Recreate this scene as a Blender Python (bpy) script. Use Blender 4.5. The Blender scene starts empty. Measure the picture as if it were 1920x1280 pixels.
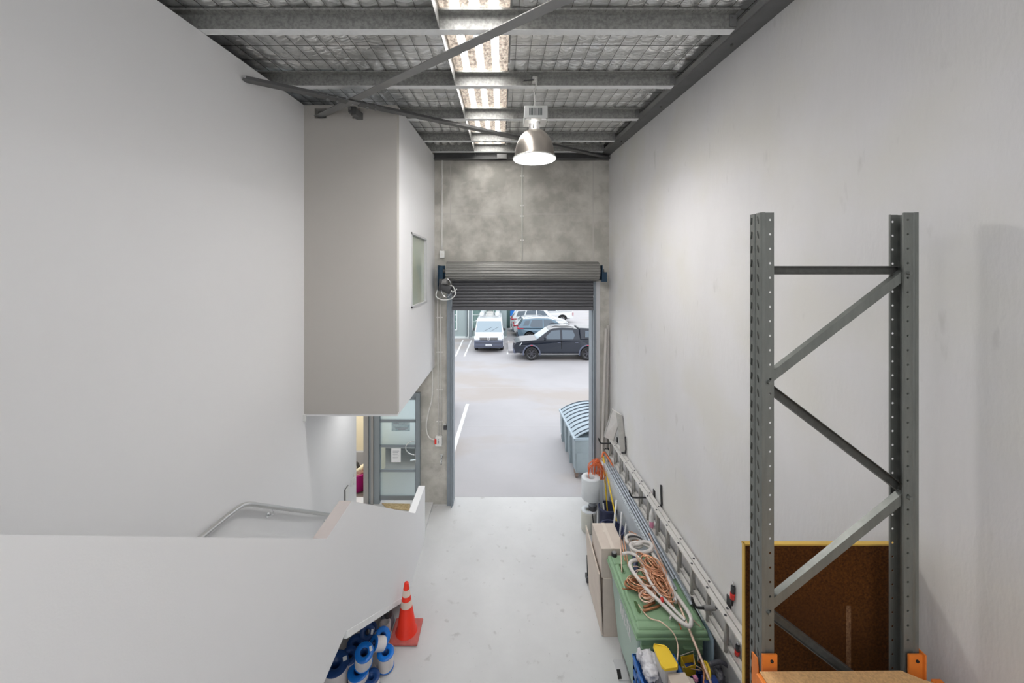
import bpy, math, random
from mathutils import Vector, Matrix, noise
random.seed(7)
PI = math.pi
sc = bpy.context.scene
COL = sc.collection

# ------------------------------------------------------------ camera
cam_d = bpy.data.cameras.new('camera')
cam = bpy.data.objects.new('camera', cam_d)
COL.objects.link(cam)
cam.location = (0, 0, 5.0)
cam.rotation_euler = (PI/2, 0, 0)
cam_d.sensor_width = 36
cam_d.lens = 700/1920*36
cam_d.shift_x = 20/1920
cam_d.shift_y = -130/1920
cam_d.clip_start = 0.05
cam_d.clip_end = 300
sc.camera = cam

# ------------------------------------------------------------ sky, lights, exposure
w = bpy.data.worlds.new('overcast_sky'); sc.world = w; w.use_nodes = True
bg = w.node_tree.nodes['Background']
bg.inputs[0].default_value = (0.93, 0.96, 1.0, 1)
bg.inputs[1].default_value = 1.4
sc.view_settings.view_transform = 'Standard'
sc.view_settings.look = 'None'
sc.view_settings.gamma = 1
sc.view_settings.use_curve_mapping = False
sc.view_settings.exposure = 0.46

def area(name, loc, sx, sy, power, rot=(0, 0, 0), color=(1, 1, 1)):
    l = bpy.data.lights.new(name, 'AREA'); l.shape = 'RECTANGLE'; l.size = sx; l.size_y = sy
    l.energy = power; l.color = color
    o = bpy.data.objects.new(name, l); COL.objects.link(o)
    o.location = loc; o.rotation_euler = rot
    return o
REAR_TOP_FILL = area('rear_overhead_fill', (-0.24, -2.8, 6.75), 0.66, 5.6, 48, color=(.96, .98, 1))  # unseen area lamp added overhead behind the camera to brighten the room
area('recess_fill_light', (-4.0, 8.6, 3.15), .5, .5, 45)  # hidden lamp without a fixture, added to brighten the door recess
area('entry_fill_light', (-2.1, 6.5, 2.94), .4, .4, 5.5, color=(1, .99, .97))  # area lamp without a fixture, added to lighten the entry wall
REAR_FILL = []  # unseen point lamps added behind the camera as fill
for i, (x, y) in enumerate(((1.1, -1.6), (0.4, -4.8))):
    l = bpy.data.lights.new('rear_fill_light', 'POINT'); l.energy = 38; l.shadow_soft_size = .6; l.color = (.98, .985, 1)
    o = bpy.data.objects.new('rear_fill_light', l); COL.objects.link(o); o.location = (x, y, 6.5); REAR_FILL.append(o)

# ------------------------------------------------------------ photo geometry
F = 700.0
def P(px, py, Y): return Vector(((px-940)*Y/F, Y, 5-(py-510)*Y/F))
def W(px, py, z): return P(px, py, (5-z)*F/(py-510))
def PX(px, py, X): return P(px, py, X*F/(px-940))
XL, XR, YD, XB = -2.726, 2.322, 8.046, -1.44
def ztop(y): return 7.153 + .0693*(y-2.955)

# ------------------------------------------------------------ materials
def mat(name, col, rough=.6, metal=0, var=0, vscale=3, bump=0, bscale=40, col2=None, detail=6, stretch=None, spec=None, coat=0, ramp=(.35, .65)):
    m = bpy.data.materials.new(name); m.use_nodes = True
    n = m.node_tree.nodes; l = m.node_tree.links; b = n['Principled BSDF']
    b.inputs['Base Color'].default_value = (*col, 1); b.inputs['Roughness'].default_value = rough
    b.inputs['Metallic'].default_value = metal
    if spec is not None: b.inputs['Specular IOR Level'].default_value = spec
    if coat: b.inputs['Coat Weight'].default_value = coat; b.inputs['Coat Roughness'].default_value = .05
    tc = None
    if var or col2 or bump:
        tc = n.new('ShaderNodeTexCoord'); mp = n.new('ShaderNodeMapping'); l.new(tc.outputs['Object'], mp.inputs[0])
        if stretch: mp.inputs['Scale'].default_value = stretch
    if var or col2:
        nz = n.new('ShaderNodeTexNoise'); nz.inputs['Scale'].default_value = vscale; nz.inputs['Detail'].default_value = detail
        nz.inputs['Roughness'].default_value = .6
        l.new(mp.outputs[0], nz.inputs[0])
        r = n.new('ShaderNodeValToRGB'); l.new(nz.outputs[0], r.inputs[0]); l.new(r.outputs[0], b.inputs['Base Color'])
        c2 = col2 or tuple(max(0, c*(1-var)) for c in col)
        r.color_ramp.elements[0].position = ramp[0]; r.color_ramp.elements[1].position = ramp[1]
        r.color_ramp.elements[0].color = (*c2, 1); r.color_ramp.elements[1].color = (*col, 1)
    if bump:
        nb = n.new('ShaderNodeTexNoise'); nb.inputs['Scale'].default_value = bscale; nb.inputs['Detail'].default_value = 4
        l.new(mp.outputs[0], nb.inputs[0])
        bp = n.new('ShaderNodeBump'); bp.inputs['Strength'].default_value = bump; bp.inputs['Distance'].default_value = .02
        l.new(nb.outputs[0], bp.inputs['Height']); l.new(bp.outputs[0], b.inputs['Normal'])
    return m
def glassy(name, col, rough=.1, trans=.6, alpha=1):
    m = mat(name, col, rough); b = m.node_tree.nodes['Principled BSDF']
    b.inputs['Transmission Weight'].default_value = trans; b.inputs['IOR'].default_value = 1.45
    b.inputs['Alpha'].default_value = alpha
    return m
def stainmix(m, scale, lo, hi, col, stretch=(1, 1, 1), detail=8, fac=1.0):
    """adds one more layer of stains of their own colour on a material"""
    n = m.node_tree.nodes; l = m.node_tree.links; b = n['Principled BSDF']
    src = b.inputs['Base Color'].links[0].from_socket if b.inputs['Base Color'].links else None
    tc = n.new('ShaderNodeTexCoord'); mp = n.new('ShaderNodeMapping'); mp.inputs['Scale'].default_value = stretch
    mp.inputs['Location'].default_value = (scale*1.7, 3.1, 7.7)
    nz = n.new('ShaderNodeTexNoise'); nz.inputs['Scale'].default_value = scale; nz.inputs['Detail'].default_value = detail
    l.new(tc.outputs['Object'], mp.inputs[0]); l.new(mp.outputs[0], nz.inputs[0])
    mr = n.new('ShaderNodeMapRange'); mr.inputs[1].default_value = lo; mr.inputs[2].default_value = hi; mr.inputs[4].default_value = fac
    l.new(nz.outputs[0], mr.inputs[0])
    mx = n.new('ShaderNodeMix'); mx.data_type = 'RGBA'
    l.new(mr.outputs[0], mx.inputs[0])
    if src: l.new(src, mx.inputs[6])
    else: mx.inputs[6].default_value = b.inputs['Base Color'].default_value
    mx.inputs[7].default_value = (*col, 1)
    l.new(mx.outputs[2], b.inputs['Base Color'])
    return m

M = {}
M['plaster'] = mat('painted plasterboard', (.79, .79, .795), .85, bump=.03, bscale=120)
M['taupe'] = mat('taupe office front', (.53, .505, .47), .85)  # darker, warmer tone for the office box front
M['cap'] = mat('bare plaster cap', (.50, .455, .44), .8)
M['conc_paint'] = stainmix(mat('pale precast concrete', (.72, .712, .712), .85, var=.07, vscale=1.2, bump=.12, bscale=30, stretch=(1, 1, .35)), 1.1, .45, .66, (.67, .655, .60), fac=.6)
stainmix(M['conc_paint'], 9, .66, .74, (.46, .45, .43), stretch=(1, 1, .3), fac=.35)
M['conc_raw'] = stainmix(mat('raw precast concrete', (.60, .58, .53), .85, col2=(.40, .385, .345), vscale=1.9, bump=.2, bscale=20, detail=12, ramp=(.40, .60)), 1.1, .50, .66, (.36, .35, .31), fac=.45, detail=12)
stainmix(M['conc_raw'], 2.2, .6, .72, (.58, .56, .52), stretch=(1, 1, 2), fac=.6)
M['floor'] = stainmix(mat('polished concrete floor', (.65, .65, .645), .5, var=.10, vscale=1.1, bump=.03, bscale=30, detail=10), 6, .64, .72, (.42, .41, .40), fac=.6)
stainmix(M['floor'], 30, .70, .76, (.30, .30, .29), fac=.5)
M['ground'] = stainmix(mat('outdoor concrete', (.455, .445, .46), .7, var=.08, vscale=.5, detail=8), .35, .50, .64, (.41, .36, .325), stretch=(.8, 1.3, 1), fac=.7)
M['line'] = mat('white line paint', (.85, .85, .85), .7)
M['galv'] = mat('galvanised steel', (.42, .42, .40), .5, .35, var=.35, vscale=38, stretch=(1, 1, 1), detail=2)
M['galv_flange'] = mat('bounce-lit galvanised flange', (.86, .87, .87), .5, .0, var=.08, vscale=12)  # light bounced up onto the purlin flanges is put into this pale colour
M['darksteel'] = mat('grey painted steel', (.155, .155, .155), .5, .3, var=.15, vscale=8)
M['railsteel'] = mat('grey steel rail', (.30, .30, .295), .5, .4, var=.15, vscale=4)
M['rack'] = mat('rack galvanised steel', (.20, .21, .195), .45, .4, var=.18, vscale=25, stretch=(1, 1, .15))
M['rack_dark'] = mat('rack brace steel', (.12, .12, .11), .5, .4, var=.25, vscale=40)
M['orange_steel'] = mat('orange beam paint', (.80, .22, .03), .5, var=.12, vscale=8)
M['chip'] = mat('shelf particleboard', (.70, .42, .19), .8, var=.25, vscale=90, detail=3)
M['brownboard'] = mat('brown flooring particleboard', (.12, .042, .006), .75, col2=(.035, .011, .003), spec=.15, vscale=80, detail=4, ramp=(.3, .7))
stainmix(M['brownboard'], 1.6, .45, .65, (.05, .016, .004), fac=.55)
M['yellow_edge'] = mat('yellow plastic tongue', (.66, .42, .08), .5)
M['alu'] = mat('ladder aluminium', (.80, .78, .75), .45, .35, var=.1, vscale=10)
M['alu_dark'] = mat('aged aluminium', (.50, .49, .46), .45, .5, var=.15, vscale=14)
M['chrome'] = mat('chrome', (.85, .86, .87), .15, 1)
M['steel_rail'] = mat('brushed stainless rail', (.62, .62, .61), .32, .9)
M['dkgrey'] = mat('dark grey plastic', (.06, .06, .065), .5)
M['black'] = mat('black rubber', (.022, .022, .024), .6)
M['shutter'] = mat('grey roller shutter slats', (.12, .12, .13), .45, .35, var=.05, vscale=3)
M['shutter_drum'] = mat('worn shutter coil', (.27, .265, .25), .4, .5, var=.2, vscale=4, stretch=(.4, 4, 4))
M['guide'] = mat('blue grey door frame paint', (.285, .325, .36), .45, .15, var=.1, vscale=5)
M['guide_light'] = mat('light grey powder coat', (.60, .60, .61), .5, .1)
M['navy'] = mat('dark blue bracket paint', (.012, .045, .085), .4, .2)
M['white_plastic'] = mat('white plastic', (.78, .78, .76), .45)
M['cream_pipe'] = mat('grey conduit pvc', (.74, .73, .70), .5)
M['frame'] = mat('door frame grey paint', (.27, .305, .33), .45, .2)
M['frame_in'] = mat('timber door jamb grey', (.33, .32, .315), .5)
M['frost'] = glassy('frosted door glass', (.86, .97, .98), .55, .85)
M['glass'] = glassy('clear door glass', (.80, .90, .92), .04, .9)
M['winglass'] = mat('shop window glass', (.10, .19, .17), .08, 0, col2=(.22, .33, .31), vscale=2, spec=.9)
M['winglass2'] = mat('upper room window glass', (.50, .53, .42), .12, col2=(.42, .49, .42), vscale=1, spec=.8)
M['cream_wall'] = mat('cream wall', (.74, .66, .48), .8)
M['greydado'] = mat('grey skirting paint', (.36, .36, .37), .7)
M['magenta'] = mat('magenta plastic', (.42, .0, .17), .4)
M['mat_brown'] = mat('coir door mat', (.66, .52, .30), .9, col2=(.45, .32, .16), vscale=20)
M['cone_red'] = mat('orange red cone rubber', (.86, .035, .012), .45)
M['cone_base'] = mat('faded cone base rubber', (.56, .13, .11), .6, var=.2, vscale=10)
M['reflect'] = mat('reflective cone band', (.80, .66, .56), .4)
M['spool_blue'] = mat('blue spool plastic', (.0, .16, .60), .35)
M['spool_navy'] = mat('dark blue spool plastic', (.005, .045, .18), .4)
M['cable_white'] = mat('white cable winding', (.74, .70, .69), .5)
M['green_bin'] = mat('green bin plastic', (.25, .40, .24), .42, var=.08, vscale=4)
M['green_bin_body'] = mat('glare-toned green bin plastic', (.38, .50, .43), .45, var=.06, vscale=3)  # glare on the bin sides is put into this paler green
M['green_dark'] = mat('dark green plastic', (.05, .11, .03), .5)
M['card'] = mat('pale cardboard', (.66, .575, .50), .85, var=.08, vscale=5)
M['card_dark'] = mat('brown cardboard', (.40, .235, .135), .85, var=.1, vscale=5)
M['tape'] = mat('packing tape', (.70, .62, .54), .4)
M['duct_white'] = mat('white insulation wrap', (.70, .73, .75), .5, var=.05, vscale=6)
M['flex_grey'] = mat('grey flexible duct', (.27, .29, .31), .4, .4)
M['navy_tub'] = mat('navy blue tub plastic', (.05, .06, .13), .4)
M['white_sheet'] = mat('white sheet metal', (.66, .70, .74), .4, .1)
M['zinc'] = mat('zinc coated track', (.62, .65, .69), .32, .75, var=.1, vscale=20)
M['yellow'] = mat('yellow plastic', (.85, .58, .03), .4)
M['orange_cord'] = mat('orange cord sheath', (.80, .19, .06), .5)
M['copper'] = mat('bright copper', (.83, .44, .27), .3, .7, var=.2, vscale=20)
M['copper_dk'] = mat('oxidised copper', (.52, .23, .11), .4, .6, var=.4, vscale=20)
M['copper_pale'] = mat('pale copper tube', (.82, .60, .48), .3, .5)
M['hose'] = mat('white pipe insulation', (.76, .72, .69), .7, var=.07, vscale=20)
M['red'] = mat('red plastic', (.75, .04, .03), .45)
M['pink'] = mat('pink plastic', (.78, .30, .45), .45)
M['crate_blue'] = mat('blue crate plastic', (.035, .15, .46), .45)
M['crate_navy'] = mat('dark blue crate plastic', (.02, .05, .22), .45)
M['bag'] = mat('crumpled white plastic bag', (.74, .73, .76), .35, bump=.6, bscale=25)
M['bag_grey'] = mat('dark grey plastic bag', (.11, .11, .13), .35, bump=.6, bscale=25)
M['tub_clear'] = mat('cloudy white tub', (.62, .60, .58), .4)
M['pvc'] = mat('white pvc tube', (.76, .76, .76), .4)
M['dumpster'] = mat('grey blue skip paint', (.33, .395, .43), .5, var=.1, vscale=4)
M['dumpster_lid'] = mat('pale blue skip lid', (.40, .49, .56), .45, var=.04, vscale=4)
M['dumpster_dark'] = mat('skip lid ridge shade', (.055, .075, .10), .6)  # dark colour standing in for the shadows of the lid ridges
M['bldg'] = mat('grey green cladding', (.38, .455, .46), .6, .1, var=.04, vscale=1)
M['bldg_dk'] = mat('slate column paint', (.26, .31, .335), .6)
M['white_frame'] = mat('white window frame', (.74, .80, .79), .5)
M['c_white'] = mat('white car paint', (.80, .82, .84), .25, coat=.6)
M['c_black'] = mat('black car paint', (.014, .020, .034), .3, .1, coat=.35)
M['c_blue'] = mat('steel blue car paint', (.125, .205, .275), .25, .3, coat=.8)
M['c_royal'] = mat('royal blue car paint', (.01, .20, .70), .3, coat=.5)
M['c_silver'] = mat('silver car paint', (.50, .53, .56), .3, .5, coat=.5)
M['c_grey'] = mat('grey bumper plastic', (.115, .13, .185), .5)
M['c_glass'] = mat('car window glass', (.10, .135, .175), .1, spec=.7)
M['c_glass_pale'] = mat('pale windscreen glass', (.30, .38, .44), .1, spec=.7)
M['lamp_red'] = mat('red tail lamp', (.62, .03, .06), .25)
M['lamp_clear'] = mat('clear headlamp', (.70, .75, .78), .15, .3)
M['rim'] = mat('alloy rim', (.50, .51, .53), .3, .7)
M['rim_dark'] = mat('dark alloy rim', (.09, .09, .105), .3, .6)
M['plate'] = mat('number plate', (.80, .82, .86), .5)
M['gap'] = mat('dark recess', (.01, .01, .01), .9)
M['paper'] = mat('white paper notice', (.84, .85, .86), .7)
M['ink'] = mat('grey print', (.34, .36, .40), .7)
M['poster'] = mat('blue grey poster', (.30, .42, .47), .6, col2=(.52, .62, .64), vscale=9, stretch=(1, 1, 2.5))
M['sticker'] = mat('white sticker', (.80, .82, .84), .5)
M['wood_pale'] = mat('pale painted timber', (.60, .575, .54), .6, var=.05, vscale=4)
M['bowl'] = mat('spun aluminium shade', (.56, .51, .46), .28, .85)
M['bowl_in'] = mat('white enamel inside shade', (.88, .86, .84), .5)
M['gearbox'] = mat('lamp gearbox grey', (.50, .51, .50), .5, .2)
M['gear_grille'] = mat('lamp gearbox vents', (.09, .10, .10), .6)
M['blue_tape'] = mat('light blue film', (.45, .60, .70), .4)
M['teal_bit'] = mat('pale green cloth', (.20, .50, .36), .7)
M['tool_grey'] = mat('grey tool casing', (.13, .14, .17), .5)

def foil():
    m = mat('foil insulation', (.90, .90, .89), .30, .85)
    n = m.node_tree.nodes; l = m.node_tree.links; b = n['Principled BSDF']
    tc = n.new('ShaderNodeTexCoord'); mp = n.new('ShaderNodeMapping'); mp.inputs['Scale'].default_value = (1, 1.6, 1)
    l.new(tc.outputs['Object'], mp.inputs[0])
    nz = n.new('ShaderNodeTexNoise'); nz.inputs['Scale'].default_value = 7; nz.inputs['Detail'].default_value = 6; nz.inputs['Distortion'].default_value = 1.2
    l.new(mp.outputs[0], nz.inputs[0])
    bp = n.new('ShaderNodeBump'); bp.inputs['Strength'].default_value = .8; bp.inputs['Distance'].default_value = .035
    l.new(nz.outputs[0], bp.inputs['Height']); l.new(bp.outputs[0], b.inputs['Normal'])
    r = n.new('ShaderNodeMapRange'); r.inputs[3].default_value = .22; r.inputs[4].default_value = .45
    n2 = n.new('ShaderNodeTexNoise'); n2.inputs['Scale'].default_value = 1.5; l.new(mp.outputs[0], n2.inputs[0])
    l.new(n2.outputs[0], r.inputs[0]); l.new(r.outputs[0], b.inputs['Roughness'])
    return m
M['foil'] = foil()
def skysheet():
    m = bpy.data.materials.new('translucent roof sheet'); m.use_nodes = True
    n = m.node_tree.nodes; l = m.node_tree.links; b = n['Principled BSDF']
    b.inputs['Base Color'].default_value = (.5, .45, .4, 1); b.inputs['Roughness'].default_value = .7
    tc = n.new('ShaderNodeTexCoord')
    sx = n.new('ShaderNodeSeparateXYZ'); l.new(tc.outputs['Object'], sx.inputs[0])
    nz = n.new('ShaderNodeTexNoise'); nz.inputs['Scale'].default_value = 26; nz.inputs['Detail'].default_value = 4; nz.inputs['Roughness'].default_value = .8
    mp = n.new('ShaderNodeMapping'); mp.inputs['Scale'].default_value = (1, .7, 0); l.new(tc.outputs['Object'], mp.inputs[0]); l.new(mp.outputs[0], nz.inputs[0])
    r = n.new('ShaderNodeValToRGB'); l.new(nz.outputs[0], r.inputs[0])
    e = r.color_ramp.elements; e[0].position = .40; e[0].color = (.06, .036, .022, 1); e[1].position = .60; e[1].color = (.66, .57, .48, 1)
    # ribs of the sheet stay clean, the pans hold the dirt: the stripes follow the ribs of the sheet
    mt = n.new('ShaderNodeMath'); mt.operation = 'MULTIPLY'; mt.inputs[1].default_value = 2*PI/.175; l.new(sx.outputs[0], mt.inputs[0])
    cs = n.new('ShaderNodeMath'); cs.operation = 'COSINE'; l.new(mt.outputs[0], cs.inputs[0])
    mr = n.new('ShaderNodeMapRange'); mr.inputs[1].default_value = .6; mr.inputs[2].default_value = .8; l.new(cs.outputs[0], mr.inputs[0])
    mx = n.new('ShaderNodeMix'); mx.data_type = 'RGBA'; l.new(mr.outputs[0], mx.inputs[0]); l.new(r.outputs[0], mx.inputs[6]); mx.inputs[7].default_value = (19, 19, 19, 1)
    l.new(mx.outputs[2], b.inputs['Emission Color']); b.inputs['Emission Strength'].default_value = 1.0
    return m
M['skysheet'] = skysheet()

# ------------------------------------------------------------ mesh builder
ORG = {}
def tag(o, label=None, cat=None, group=None, kind=None):
    if label: o['label'] = label
    if cat: o['category'] = cat
    if group: o['group'] = group
    if kind: o['kind'] = kind
    return o
def thing(name, loc, label, cat, group=None, kind=None):
    o = bpy.data.objects.new(name, None); COL.objects.link(o); o.location = loc
    o.empty_display_size = .1
    ORG[o] = Vector(loc)
    return tag(o, label, cat, group, kind)
def frame_of(d):
    d = Vector(d).normalized()
    u = d.cross(Vector((0, 0, 1)))
    if u.length < 1e-3: u = d.cross(Vector((0, 1, 0)))
    u.normalize(); return d, u, d.cross(u)
class MB:
    def __init__(s): s.v = []; s.f = []; s.sm = []; s.mi = []; s.cur = 0
    def add(s, vs, fs, smooth=False):
        b = len(s.v); s.v += [Vector(x) for x in vs]
        for f in fs: s.f.append(tuple(b+i for i in f)); s.sm.append(smooth); s.mi.append(s.cur)
        return s
    def box(s, x0, x1, y0, y1, z0, z1):
        v = [(x, y, z) for x in (x0, x1) for y in (y0, y1) for z in (z0, z1)]
        return s.add(v, [(0, 1, 3, 2), (4, 6, 7, 5), (0, 4, 5, 1), (2, 3, 7, 6), (0, 2, 6, 4), (1, 5, 7, 3)])
    def hexa(s, v):  # 8 points: bottom 4 ring, top 4 ring
        return s.add(v, [(3, 2, 1, 0), (4, 5, 6, 7), (0, 1, 5, 4), (1, 2, 6, 5), (2, 3, 7, 6), (3, 0, 4, 7)])
    def bar(s, a, b, w_, h, up=(0, 0, 1)):
        a = Vector(a); b = Vector(b); d = (b-a).normalized(); u = d.cross(Vector(up))
        if u.length < 1e-4: u = d.cross(Vector((0, 1, 0)))
        u.normalize(); n = u.cross(d)
        q = [(-1, -1), (1, -1), (1, 1), (-1, 1)]
        return s.hexa([a+u*w_/2*i+n*h/2*j for i, j in q]+[b+u*w_/2*i+n*h/2*j for i, j in q])
    def section(s, a, b, prof, up=(0, 0, 1), closed=True):  # profile (u,v) swept a->b
        a = Vector(a); b = Vector(b); d = (b-a).normalized(); u = d.cross(Vector(up)).normalized(); n = u.cross(d)
        k = len(prof); vs = [a+u*p+n*q for p, q in prof]+[b+u*p+n*q for p, q in prof]
        fs = [(i, (i+1) % k, k+(i+1) % k, k+i) for i in range(k if closed else k-1)]
        if closed: fs += [tuple(range(k-1, -1, -1)), tuple(range(k, 2*k))]
        return s.add(vs, fs)
    def tube(s, pts, r, n=8, caps=True, closed=False):
        pts = [Vector(p) for p in pts]; K = len(pts)
        rs = r if isinstance(r, (list, tuple)) else [r]*K
        d, u, v = frame_of(pts[1]-pts[0]); vs = []
        for i, p in enumerate(pts):
            if closed: t = pts[(i+1) % K]-pts[i-1]
            else: t = pts[min(i+1, K-1)]-pts[max(i-1, 0)]
            if t.length < 1e-6: t = d
            t.normalize(); u = (u-t*u.dot(t))
            if u.length < 1e-5: _, u, _ = frame_of(t)
            u.normalize(); v = t.cross(u)
            for k in range(n):
                a = 2*PI*k/n; vs.append(p+(u*math.cos(a)+v*math.sin(a))*rs[i])
        fs = []
        for i in range(K if closed else K-1):
            j = (i+1) % K
            for k in range(n): fs.append((i*n+k, i*n+(k+1) % n, j*n+(k+1) % n, j*n+k))
        s.add(vs, fs, True)
        if caps and not closed:
            b = len(s.v)-K*n
            s.f.append(tuple(b+k for k in range(n-1, -1, -1))); s.f.append(tuple(b+(K-1)*n+k for k in range(n)))
            s.sm += [False, False]; s.mi += [s.cur, s.cur]
        return s
    def lathe(s, prof, c=(0, 0, 0), axis=(0, 0, 1), n=28, smooth=True, closed=False):
        c = Vector(c); a, u, v = frame_of(axis); K = len(prof)
        vs = [c+a*h+(u*math.cos(2*PI*k/n)+v*math.sin(2*PI*k/n))*r for r, h in prof for k in range(n)]
        fs = []
        for i in range(K if closed else K-1):
            j = (i+1) % K
            for k in range(n): fs.append((i*n+k, i*n+(k+1) % n, j*n+(k+1) % n, j*n+k))
        return s.add(vs, fs, smooth)
    def cyl(s, a, b, r, n=20, r2=None):
        a = Vector(a); b = Vector(b); L = (b-a).length
        r2 = r if r2 is None else r2
        s.lathe([(r, 0), (r2, L)], a, b-a, n)
        s.lathe([(0, 0), (r, 0)], a, b-a, n, False); s.lathe([(r2, L), (0, L)], a, b-a, n, False)
        return s
    def prism(s, poly, off, a0, a1, fn):  # poly of (p,q), fn(p,q,t)->xyz
        k = len(poly); vs = [fn(p, q, a0) for p, q in poly]+[fn(p, q, a1) for p, q in poly]
        return s.add(vs, [tuple(range(k-1, -1, -1)), tuple(range(k, 2*k))]+[(i, (i+1) % k, k+(i+1) % k, k+i) for i in range(k)])
    def build(s, name, m, parent=None, bevel=0, seg=2, label=None, subsurf=0, solid=0):
        me = bpy.data.meshes.new(name)
        lo = Vector((min(v[i] for v in s.v) for i in range(3))); hi = Vector((max(v[i] for v in s.v) for i in range(3)))
        o0 = (lo+hi)/2
        if parent is None: o0.z = lo.z
        me.from_pydata([v-o0 for v in s.v], [], s.f); me.update()
        me.polygons.foreach_set('use_smooth', s.sm)
        ms = m if isinstance(m, (list, tuple)) else [m]
        for x in ms: me.materials.append(x)
        if len(ms) > 1: me.polygons.foreach_set('material_index', s.mi)
        bm_fix(me)
        o = bpy.data.objects.new(name, me); COL.objects.link(o)
        if parent is not None:
            o.parent = parent; o.location = o0-ORG[parent]
        else: o.location = o0
        ORG[o] = o0
        if solid:
            md = o.modifiers.new('thickness', 'SOLIDIFY'); md.thickness = solid; md.offset = 0
        if bevel:
            md = o.modifiers.new('bevel', 'BEVEL'); md.width = bevel; md.segments = seg; md.limit_method = 'ANGLE'; md.angle_limit = .6
        if subsurf:
            md = o.modifiers.new('sub', 'SUBSURF'); md.levels = subsurf; md.render_levels = subsurf
        if label: o['label'] = label
        return o
import bmesh
def bm_fix(me):
    b = bmesh.new(); b.from_mesh(me); bmesh.ops.recalc_face_normals(b, faces=b.faces); b.to_mesh(me); b.free()
def copy_tree(o, parent=None):
    c = o.copy(); COL.objects.link(c); c.parent = parent
    for ch in list(o.children): copy_tree(ch, c)
    return c
def struct(name, mb, m, parent=None, **k):
    o = mb.build(name, m, parent, **k)
    if parent is None: o['kind'] = 'structure'
    return o
def smooth_path(pts, n=6):  # catmull-rom
    pts = [Vector(p) for p in pts]; out = []
    for i in range(len(pts)-1):
        p0 = pts[max(i-1, 0)]; p1 = pts[i]; p2 = pts[i+1]; p3 = pts[min(i+2, len(pts)-1)]
        for k in range(n):
            t = k/n
            out.append(.5*((2*p1)+(-p0+p2)*t+(2*p0-5*p1+4*p2-p3)*t*t+(-p0+3*p1-3*p2+p3)*t**3))
    out.append(pts[-1]); return out
#@@STRUCTURE
# ------------------------------------------------------------ room shell
YB = -6.0
struct('floor', MB().box(-6.5, XR+.2, YB, 8.30, -.12, 0), M['floor'])
jn = MB().box(-1.05, 1.955, 8.30, 8.306, -.12, .0015)
struct('trim_1', jn, M['darksteel'])
struct('ground', MB().box(-40, 60, 8.306, 90, -.12, 0), M['ground'])
# left wall, open above its top towards the dark roof space next door; it ends before the front door
m_ = MB(); y0, y1 = YB, 7.015
m_.prism([(y0, 0), (y1, 0), (y1, 2.985), (5.158, 3.03), (5.158, ztop(5.158)), (y0, ztop(y0))], 0, XL-.14, XL, lambda p, q, t: (t, p, q))
struct('wall_left', m_, M['plaster'])
# right wall
m_ = MB(); m_.prism([(YB, 0), (YD+.2, 0), (YD+.2, 8.2), (YB, 8.2)], 0, XR, XR+.2, lambda p, q, t: (t, p, q))
struct('wall_right', m_, M['conc_paint'])
# wall behind the camera, unseen, with wide openings added to let daylight in
m_ = MB(); m_.box(-6.5, XR, YB-.15, YB, 0, 3.2); m_.box(-6.5, XR, YB-.15, YB, 5.6, 8.0); m_.box(-6.5, -2.4, YB-.15, YB, 3.2, 5.6)
struct('wall_back', m_, M['plaster'])
# far left wall of the roof space and side room
struct('wall_side_room', MB().box(-6.6, -6.5, YB, 9.6, 0, 8.2), M['greydado'])
# office floor slab behind left wall (keeps the roof space dark)
struct('ceiling_office', MB().box(-6.5, XL-.14, YB, 7.015, 6.9, 7.0), M['greydado'])
# front (door) wall: raw concrete with openings for roller door and glazed door
m_ = MB(); T = YD+.2
m_.box(-1.05-.0, 1.954, YD, T, 4.46, 8.2)                       # above the roller opening
m_.box(1.954, XR, YD, T, 0, 8.2)                               # right pier
m_.box(-1.74, -1.05, YD, T, 0, 8.2)                            # left pier
m_.box(-3.0, -1.74, YD, T, 2.42, 8.2)                           # over the glazed door
struct('wall_front', m_, M['conc_raw'])
# seams and rebates in the precast panel (their own strips)
m_ = MB()
m_.box(XB, XR, YD-.004, YD, 6.24, 6.262)
m_.box(1.97, 1.984, YD-.005, YD, 4.2, 7.4); m_.box(-1.105, -1.092, YD-.005, YD, 6.0, 7.45)
m_.box(1.98, XR, YD-.004, YD, 4.44, 4.452)
struct('trim_2', m_, mat('concrete seam', (.52, .50, .47), .9))
# upper office box hanging over the entry
m_ = MB(); m_.prism([(5.158, 3.035), (YD, 2.99), (YD, ztop(YD)), (5.158, ztop(5.158))], 0, XB-.10, XB, lambda p, q, t: (t, p, q))
wbox = m_
# window opening in the box side: build side wall as four pieces
wy0, wy1 = PX(771, 500, XB).y, PX(799, 500, XB).y
wz0a, wz1a = 4.42, 5.64
zb = lambda y: 3.035-.045*(y-5.158)/2.888
m_ = MB()
def side(ya, yb, za, zb_, top=False, bot=False):
    a = (lambda y: zb(y)) if bot else (lambda y: za); b = (lambda y: ztop(y)) if top else (lambda y: zb_)
    m_.hexa([(XB-.1, ya, a(ya)), (XB, ya, a(ya)), (XB, yb, a(yb)), (XB-.1, yb, a(yb)), (XB-.1, ya, b(ya)), (XB, ya, b(ya)), (XB, yb, b(yb)), (XB-.1, yb, b(yb))])
side(5.258, wy0, 0, 0, True, True); side(wy1, YD, 0, 0, True, True)
side(wy0, wy1, 0, wz0a, False, True); side(wy0, wy1, wz1a, 0, True, False)
struct('wall_office_side', m_, M['plaster'])
m_ = MB(); fy = 5.158
zt = ztop(fy)
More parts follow.
